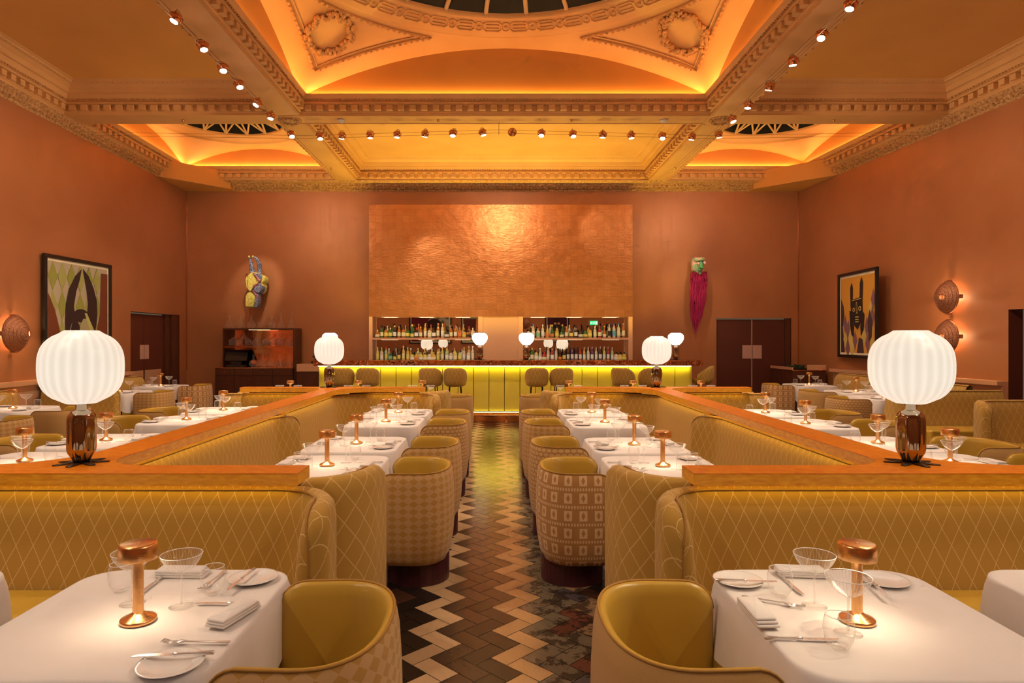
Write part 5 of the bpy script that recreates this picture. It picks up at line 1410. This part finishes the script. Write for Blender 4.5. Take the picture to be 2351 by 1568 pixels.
def blob(pts, y0, y1, mt, nm, par):
    m = MB(); q = [S(a, b_) for a, b_ in pts]; b = len(m.v); n = len(q)
    cx_ = sum(a for a, _ in q) / n; cz_ = sum(b_ for _, b_ in q) / n
    rows = [[(x, y1, z) for x, z in q], [(x, y0 + (y1 - y0) * .25, z) for x, z in q], [(cx_ + (x - cx_) * .90, y0, cz_ + (z - cz_) * .94) for x, z in q], [(cx_, y0 - .01, cz_)] * n]
    m.grid(rows[:3], closed_u=True); k_ = len(m.v) - n; m.face(range(k_, k_ + n)); return m.build(nm, mt, par)
blob([(395, 600), (340, 640), (310, 720), (335, 900), (400, 985), (470, 985), (560, 1000), (640, 1030), (700, 960), (715, 850), (690, 790), (740, 760), (735, 660), (640, 600), (520, 555), (440, 560)], -.16, .12, M['yel'], 'head', r)
blob([(375, 1020), (335, 1080), (328, 1325), (370, 1335), (520, 1330), (530, 1200), (555, 1090), (500, 1030), (440, 985)], -.18, .12, M['yel'], 'lower_jaw', r)
blob([(545, 590), (640, 600), (700, 640), (700, 720), (660, 770), (620, 720), (570, 660)], -.20, .0, M['bead'], 'upper_patch', r)
blob([(670, 800), (715, 870), (700, 970), (640, 1030), (560, 1000), (520, 960), (540, 890), (600, 850)], -.21, .0, M['bead'], 'cheek', r)
blob([(540, 1000), (620, 1040), (625, 1180), (600, 1340), (530, 1345), (550, 1200), (565, 1090)], -.19, .0, M['bead'], 'neck_patch', r)
def tubeS(pts, rads, mt, nm, y=-.05):
    m = MB(); P = [(S(a, b_)[0], y + dy, S(a, b_)[1]) for a, b_, dy in pts]; m.tube(P, .03, 12, taper=rads); return m.build(nm, mt, r)
tubeS([(445, 590, 0), (440, 480, -.02), (435, 380, -.05), (420, 290, -.08), (412, 235, -.10)], [.055, .050, .042, .032, .02], M['bead'], 'horn')
tubeS([(585, 600, 0), (615, 500, -.02), (620, 400, -.05), (600, 300, -.08), (550, 245, -.10), (505, 222, -.12)], [.055, .050, .045, .038, .028, .018], M['bead'], 'horn')
for a, b_ in ((412, 222), (500, 220)):
    m = MB(); x, z = S(a, b_); m.sphere((x, -.17, z), .022, 10, 8); m.build('horn_tip', M['yel'], r)
tubeS([(500, 590, -.13), (590, 670, -.16), (665, 760, -.18), (620, 830, -.18), (530, 880, -.18), (480, 970, -.16), (560, 1040, -.16), (595, 1120, -.16), (600, 1200, -.14)], [.022, .03, .034, .03, .03, .03, .026, .022, .018], M['beadr'], 'red_band', -.02)
tubeS([(385, 640, -.15), (382, 780, -.16), (385, 930, -.15)], [.006] * 3, simple('groove', (.3, .2, .03), .6), 'nose_groove', -.02)

m = MB(); m.box(-.05, .05, .1, .27, 2.75, 2.85); m.build('wall_mount', M['black'], r)
# mask with crimson beard ----------------------------------------------------------
r = thing('bearded_mask', 'green and pink carved mask with a long crimson beard on the bar wall', 'mask', (4.42, 14.24, 0))
U2 = 14.3 / 1500 * 90 / 706
def S2(px, py): return ((px - 345) * U2, CAMH + (VPY - 580 - py / 7.84) * 14.3 / 1500)
def blob2(pts, y0, y1, mt, nm, par=r):
    m = MB(); q = [S2(a, b_) for a, b_ in pts]; n = len(q); cx_ = sum(a for a, _ in q) / n; cz_ = sum(b_ for _, b_ in q) / n
    m.grid([[(x, y1, z) for x, z in q], [(x, y0 + (y1 - y0) * .3, z) for x, z in q], [(cx_ + (x - cx_) * .85, y0, cz_ + (z - cz_) * .88) for x, z in q], [(cx_, y0 - .005, cz_)] * n], closed_u=True); return m.build(nm, mt, par)
t = NT('patched_mask_paint'); vo = t.n('ShaderNodeTexVoronoi'); vo.inputs['Scale'].default_value = 13; t.l(t.obj(), vo.inputs['Vector'])
sep = t.n('ShaderNodeSeparateColor'); t.l(vo.outputs['Color'], sep.inputs[0])
M['maskp'] = t.pbr(t.ramp(sep.outputs[0], [(.0, (.12, .35, .12)), (.35, (.65, .32, .30)), (.55, (.65, .58, .12)), (.75, (.15, .40, .15)), (.95, (.62, .40, .36))]), .5)
grn, pnk = simple('mask_green', (.10, .33, .12), .5), simple('mask_pink', (.75, .42, .42), .5)
blob2([(240, 110), (430, 105), (440, 200), (415, 310), (395, 380), (345, 415), (300, 380), (240, 310), (232, 200)], -.05, .1, M['maskp'], 'face')
blob2([(250, 105), (430, 100), (435, 155), (370, 170), (350, 150), (330, 165), (250, 160)], -.12, 0, M['maskp'], 'brow')
blob2([(345, 165), (375, 180), (410, 300), (380, 300), (330, 290)], -.15, -.03, grn, 'nose')
blob2([(310, 320), (340, 300), (375, 325), (340, 335)], -.12, -.02, grn, 'lips'); blob2([(320, 385), (345, 360), (375, 380), (350, 412)], -.11, -.02, grn, 'chin')
for a, b_ in ((311, 206), (421, 198)):
    m = MB(); x, z = S2(a, b_); m.tube([(x, -.04, z), (x, -.13, z)], .028, 14); m.tube([(x, -.13, z), (x, -.133, z)], .008, 8); m.build('eye', pnk, r)
m = MB(); rr_ = random.Random(3)
for k in range(420):
    u = rr_.uniform(-1, 1); top = S2(345 + u * 130 + rr_.uniform(-8, 8), 390 + 20 * abs(u) - 40 * abs(u) ** 2 + rr_.uniform(-30, 30))
    edge = abs(u - (-.2)); L = rr_.uniform(.72, 1.0) * (1.38 - .48 * min(1.2, edge) ** .8) * (1.0 if rr_.random() < .85 else 1.1)
    y = -.05 + rr_.uniform(-.05, .06) + .02; pts = []; x = top[0]; ph = rr_.uniform(0, 6)
    n = 9
    for i in range(n): 
        f = i / (n - 1); pts.append((x * (1 + .05 * math.sin(f * 3)) * (1 - .35 * max(0, f - .6)) + (-.04) * f * f + .013 * math.sin(ph + f * 12), y + .01 * math.sin(ph * 2 + f * 8), top[1] - L * f))
    m.tube(pts, .004, 4, taper=[.0075] * 5 + [.006, .005, .004, .0015])
M['beard'] = simple('crimson_raffia', (.42, .008, .075), .6)
m.build('beard', M['beard'], r)
m = MB(); m.box(-.04, .04, .08, .255, 3.2, 3.27); m.build('wall_mount', M['black'], r)
# ================================================================== TRACK LIGHTS, DETECTORS, LIGHTING
def tspot():
    r = thing('track_spotlight', '', 'spotlight')
    m = MB(); rows = []
    pr = []
    for i in range(13): th = PI / 2 - i * (PI * .78) / 12; pr.append((max(.001, .062 * math.cos(th)), .062 * math.sin(th)))
    m.lathe(pr, 24); m.build('globe', M['copper'], r)
    m = MB(); m.lathe([(.001, -.049), (.034, -.049), (.034, -.054), (.038, -.055), (.040, -.046)], 24, sm=False); m.build('lens', M['spotglow'], r)
    m = MB(); m.tube([(.066 * math.cos(a), .066 * math.sin(a), .012) for a in [2 * PI * k / 24 for k in range(24)]], .004, 6, closed=True); m.build('ring', M['copper'], r)
    m = MB(); m.tube([(0, -.066, .012), (0, -.05, .06), (0, 0, .078), (0, .05, .06), (0, .066, .012)], .003, 6); m.build('hanger', M['blackm'], r)
    return r
TS = tspot()
ZT_ = 4.86
def tsp(x, y, z, tilt, label, grp):
    o = place(TS, label, (x, y, z), 0, grp)
    o.rotation_euler = tilt
    return o
XL_, XR_ = -3.27, 3.60
rowpx = [735, 785, 850, 912, 976, 1040, 1108, 1176, 1243, 1315, 1384, 1449, 1521, 1589]
for i, px in enumerate(rowpx):
    y = 10.36; x = (px - VPX) * y / F; z = 4.80 + .075 * (1 - abs(x) / 3.2)
    tilt = (random.uniform(-.35, .1), random.uniform(-.3, .3), random.uniform(0, 6))
    if i == 7: tilt = (1.6, .3, 0)
    tsp(x, y, z, tilt, 'small copper ball spotlight, %s from the left on the cable across the bar end' % nth(i), 'spotlights on the cross cable')
    if i in (1, 3, 5, 6, 8, 10, 12): spot((x, y, z - .07), (x * .9, 13.2 if i % 2 else 8.6, .6), 45, 75)
leftpx = [(404, 40), (466, 105), (512, 155), (549, 193), (591, 235), (622, 265), (669, 308)]
rightpx = [(1953, 10), (1886, 80), (1820, 140), (1767, 198), (1718, 240), (1681, 273), (1650, 309)]
for s, arr in ((-1, leftpx), (1, rightpx)):
    ys = []
    for i, (px, py) in enumerate(arr):
        y = (ZT_ - CAMH) * F / (VPY - py); ys.append(y); x = (px - VPX) * y / F
        tsp(x, y, ZT_, (random.uniform(-.2, .2), random.uniform(-.45, .45), random.uniform(0, 6)), 'copper ball spotlight, %s from the camera on the %s beam cable' % (nth(i), SIDE[s]), 'spotlights on the %s beam cable' % SIDE[s])
        tx = [s * 1.2, s * 3.2, s * 1.1, s * 5.2, s * 1.2, s * 3.3, s * 5.6][i]
        spot((x, y, ZT_ - .075), (tx, y + .3, .7), 105, 85)
# added lights without fixtures, in line with the cables but outside the view
for s in (-1, 1):
    for i, y in enumerate((5.2, 3.9, 2.6, 1.3, .1)):
        x = (-3.27, 3.42)[s > 0]
        spot((x, y, ZT_ - .075), ((s * 1.3, s * 2.4, s * 4.6, s * 1.1, s * .9)[i], y + .4, .7), 105, 90)
def cable(pts, label):
    m = MB(); m.tube(pts, .0028, 5); tag(m.build('light_cable', M['cable']), label, 'cable', 'spotlight cables')
for k, dz in enumerate((.03, -.02)):
    w_ = ('upper', 'lower')[k]
    for s, xs in ((-1, -3.27), (1, 3.45)):
        cable([(xs, YR + .01, ZT_ + dz + .01), (xs, 10.40, ZT_ + dz - .01), (xs + s * .02, YC + .02, ZT_ + .06 + dz)], '%s tensioned cable under the %s long beam' % (w_, SIDE[s]))
    cable([(wallx(-1, 10.5) + .02, 10.40, 4.86 + dz), (-3.0, 10.40, 4.80 + dz), (0.05, 10.38, 4.885 + dz), (3.4, 10.40, 4.80 + dz), (wallx(1, 10.5) - .02, 10.40, 4.86 + dz)], '%s tensioned cable across the room at the bar end' % w_)
m = MB(); m.tube([(.05, 10.38, 4.84), (.05, 10.38, ZS)], .004, 6); tag(m.build('cable_hanger', M['cable']), 'thin vertical rod holding the cross cable to the beam', 'rod')
def detector(x, y, lab):
    m = MB(); m.lathe([(.001, -.045), (.03, -.045), (.035, -.03), (.055, -.025), (.06, 0), (.001, 0)], 24); tag(m.build('smoke_detector', simple('detector_white', (.7, .55, .42), .5), loc=(x, y, ZS - .002)), lab, 'detector', 'smoke detectors')
detector(-2.42, 10.24, 'white smoke detector under the cross beam on the left'); detector(2.64, 10.24, 'white smoke detector under the cross beam on the right')
for i, (x, y) in enumerate(((-.90, 10.24), (1.19, 10.24), (-3.3, 13.1), (3.6, 13.1), (-4.9, 10.24), (5.3, 10.24))):
    m = MB(); m.lathe([(.001, -.035), (.012, -.03), (.012, -.012), (.022, -.01), (.024, 0), (.001, 0)], 12)
    tag(m.build('ceiling_sprinkler', M['copper'], loc=(x, y, ZS - .002)), 'tiny sprinkler head under the beam, ' + ['left of the middle of the cross beam', 'right of the middle of the cross beam', 'near the bar on the left beam', 'near the bar on the right beam', 'on the cross beam over the left tables', 'on the cross beam over the right tables'][i], 'sprinkler', 'sprinkler heads')
# added spots without fixtures, brightening the two sculptures and the copper wall
spot((-4.4, 12.2, 4.8), (-5.22, 14.3, 2.9), 170, 24, .6, (1, .85, .66), .02)
spot((3.2, 12.2, 4.8), (4.30, 14.3, 2.75), 130, 30, .8, (1, .82, .6), .02)
spot((-2.1, 11.2, 4.8), (-1.2, 14.1, 3.0), 80, 30, .8, (1, .82, .6), .03)
spot((1.6, 11.2, 4.8), (2.4, 14.1, 3.9), 50, 25, .8, (1, .82, .6), .03)

# wide spots added near the beam cables to brighten the walls, no fixtures
for s in (-1, 1):
    for y in (0.5, 3.3, 6.1, 8.9):
        spot(((-3.3, 3.65)[s > 0], y, 4.8), (wallx(s, y), y + .6, 2.6), 120, 120, .9, (1, .80, .58), .06)
for x in (-4.6, 0.2, 4.8): spot((x, 10.5, 4.8), (x, 14.4, 2.8), 110, 110, .9, (1, .8, .58), .06)  # likewise added, lifting the bar wall
# yellow light thrown up from behind the bar
L = bpy.data.lights.new('bar_uplight', 'AREA'); L.shape = 'RECTANGLE'; L.size = 6.6; L.size_y = .12; L.spread = math.radians(110); L.energy = 135; L.color = (1, .78, .12)
o = bpy.data.objects.new('bar_uplight', L); COL.objects.link(o); o.location = (.15, 13.2, 1.0); o.rotation_euler = (PI, 0, 0)

for x in (-2.0, -.9, .2, 1.3, 2.3): spot((x, 11.0, 4.8), (x, 14.1, 1.6), 75, 34, .9, (1, .84, .62), .04)  # extra spots without fixtures, added to brighten the back bar
spot((3.40, 2.9, 4.78), (.42, 1.98, .58), 260, 16, .7, (1, .88, .6), .03)
# ------------------------------------------------------------------ camera
cd = bpy.data.cameras.new('camera'); cam = bpy.data.objects.new('camera', cd); COL.objects.link(cam)
cam.location = (0, 0, CAMH); cam.rotation_euler = (PI / 2, 0, 0)
cd.sensor_width = 36; cd.lens = F / 2351 * 36; cd.shift_x = (1175.5 - VPX) / 2351; cd.shift_y = -(784 - VPY) / 2351
cd.clip_start = .05; cd.clip_end = 100
SC.camera = cam
w = bpy.data.worlds.new('world'); SC.world = w; w.use_nodes = True
w.node_tree.nodes['Background'].inputs[0].default_value = (1, .6, .3, 1); w.node_tree.nodes['Background'].inputs[1].default_value = .05
SC.view_settings.view_transform = 'Standard'; SC.view_settings.look = 'None'; SC.view_settings.exposure = .28; SC.view_settings.gamma = 1.02
SC.cycles.use_denoising = True
SC.cycles.max_bounces = 5; SC.cycles.diffuse_bounces = 3; SC.cycles.glossy_bounces = 3; SC.cycles.transparent_max_bounces = 14; SC.cycles.transmission_bounces = 4
SC.cycles.sample_clamp_indirect = 4; SC.cycles.caustics_reflective = False; SC.cycles.caustics_refractive = False
SC.cycles.use_light_tree = True

SC.cycles.use_fast_gi = True
SC.cycles.fast_gi_method = 'ADD'
w.light_settings.ao_factor = .14; w.light_settings.distance = 3
w.node_tree.nodes['Background'].inputs[0].default_value = (1, .70, .42, 1); w.node_tree.nodes['Background'].inputs[1].default_value = .085

SC.cycles.use_adaptive_sampling = True; SC.cycles.adaptive_threshold = .12; SC.cycles.adaptive_min_samples = 12
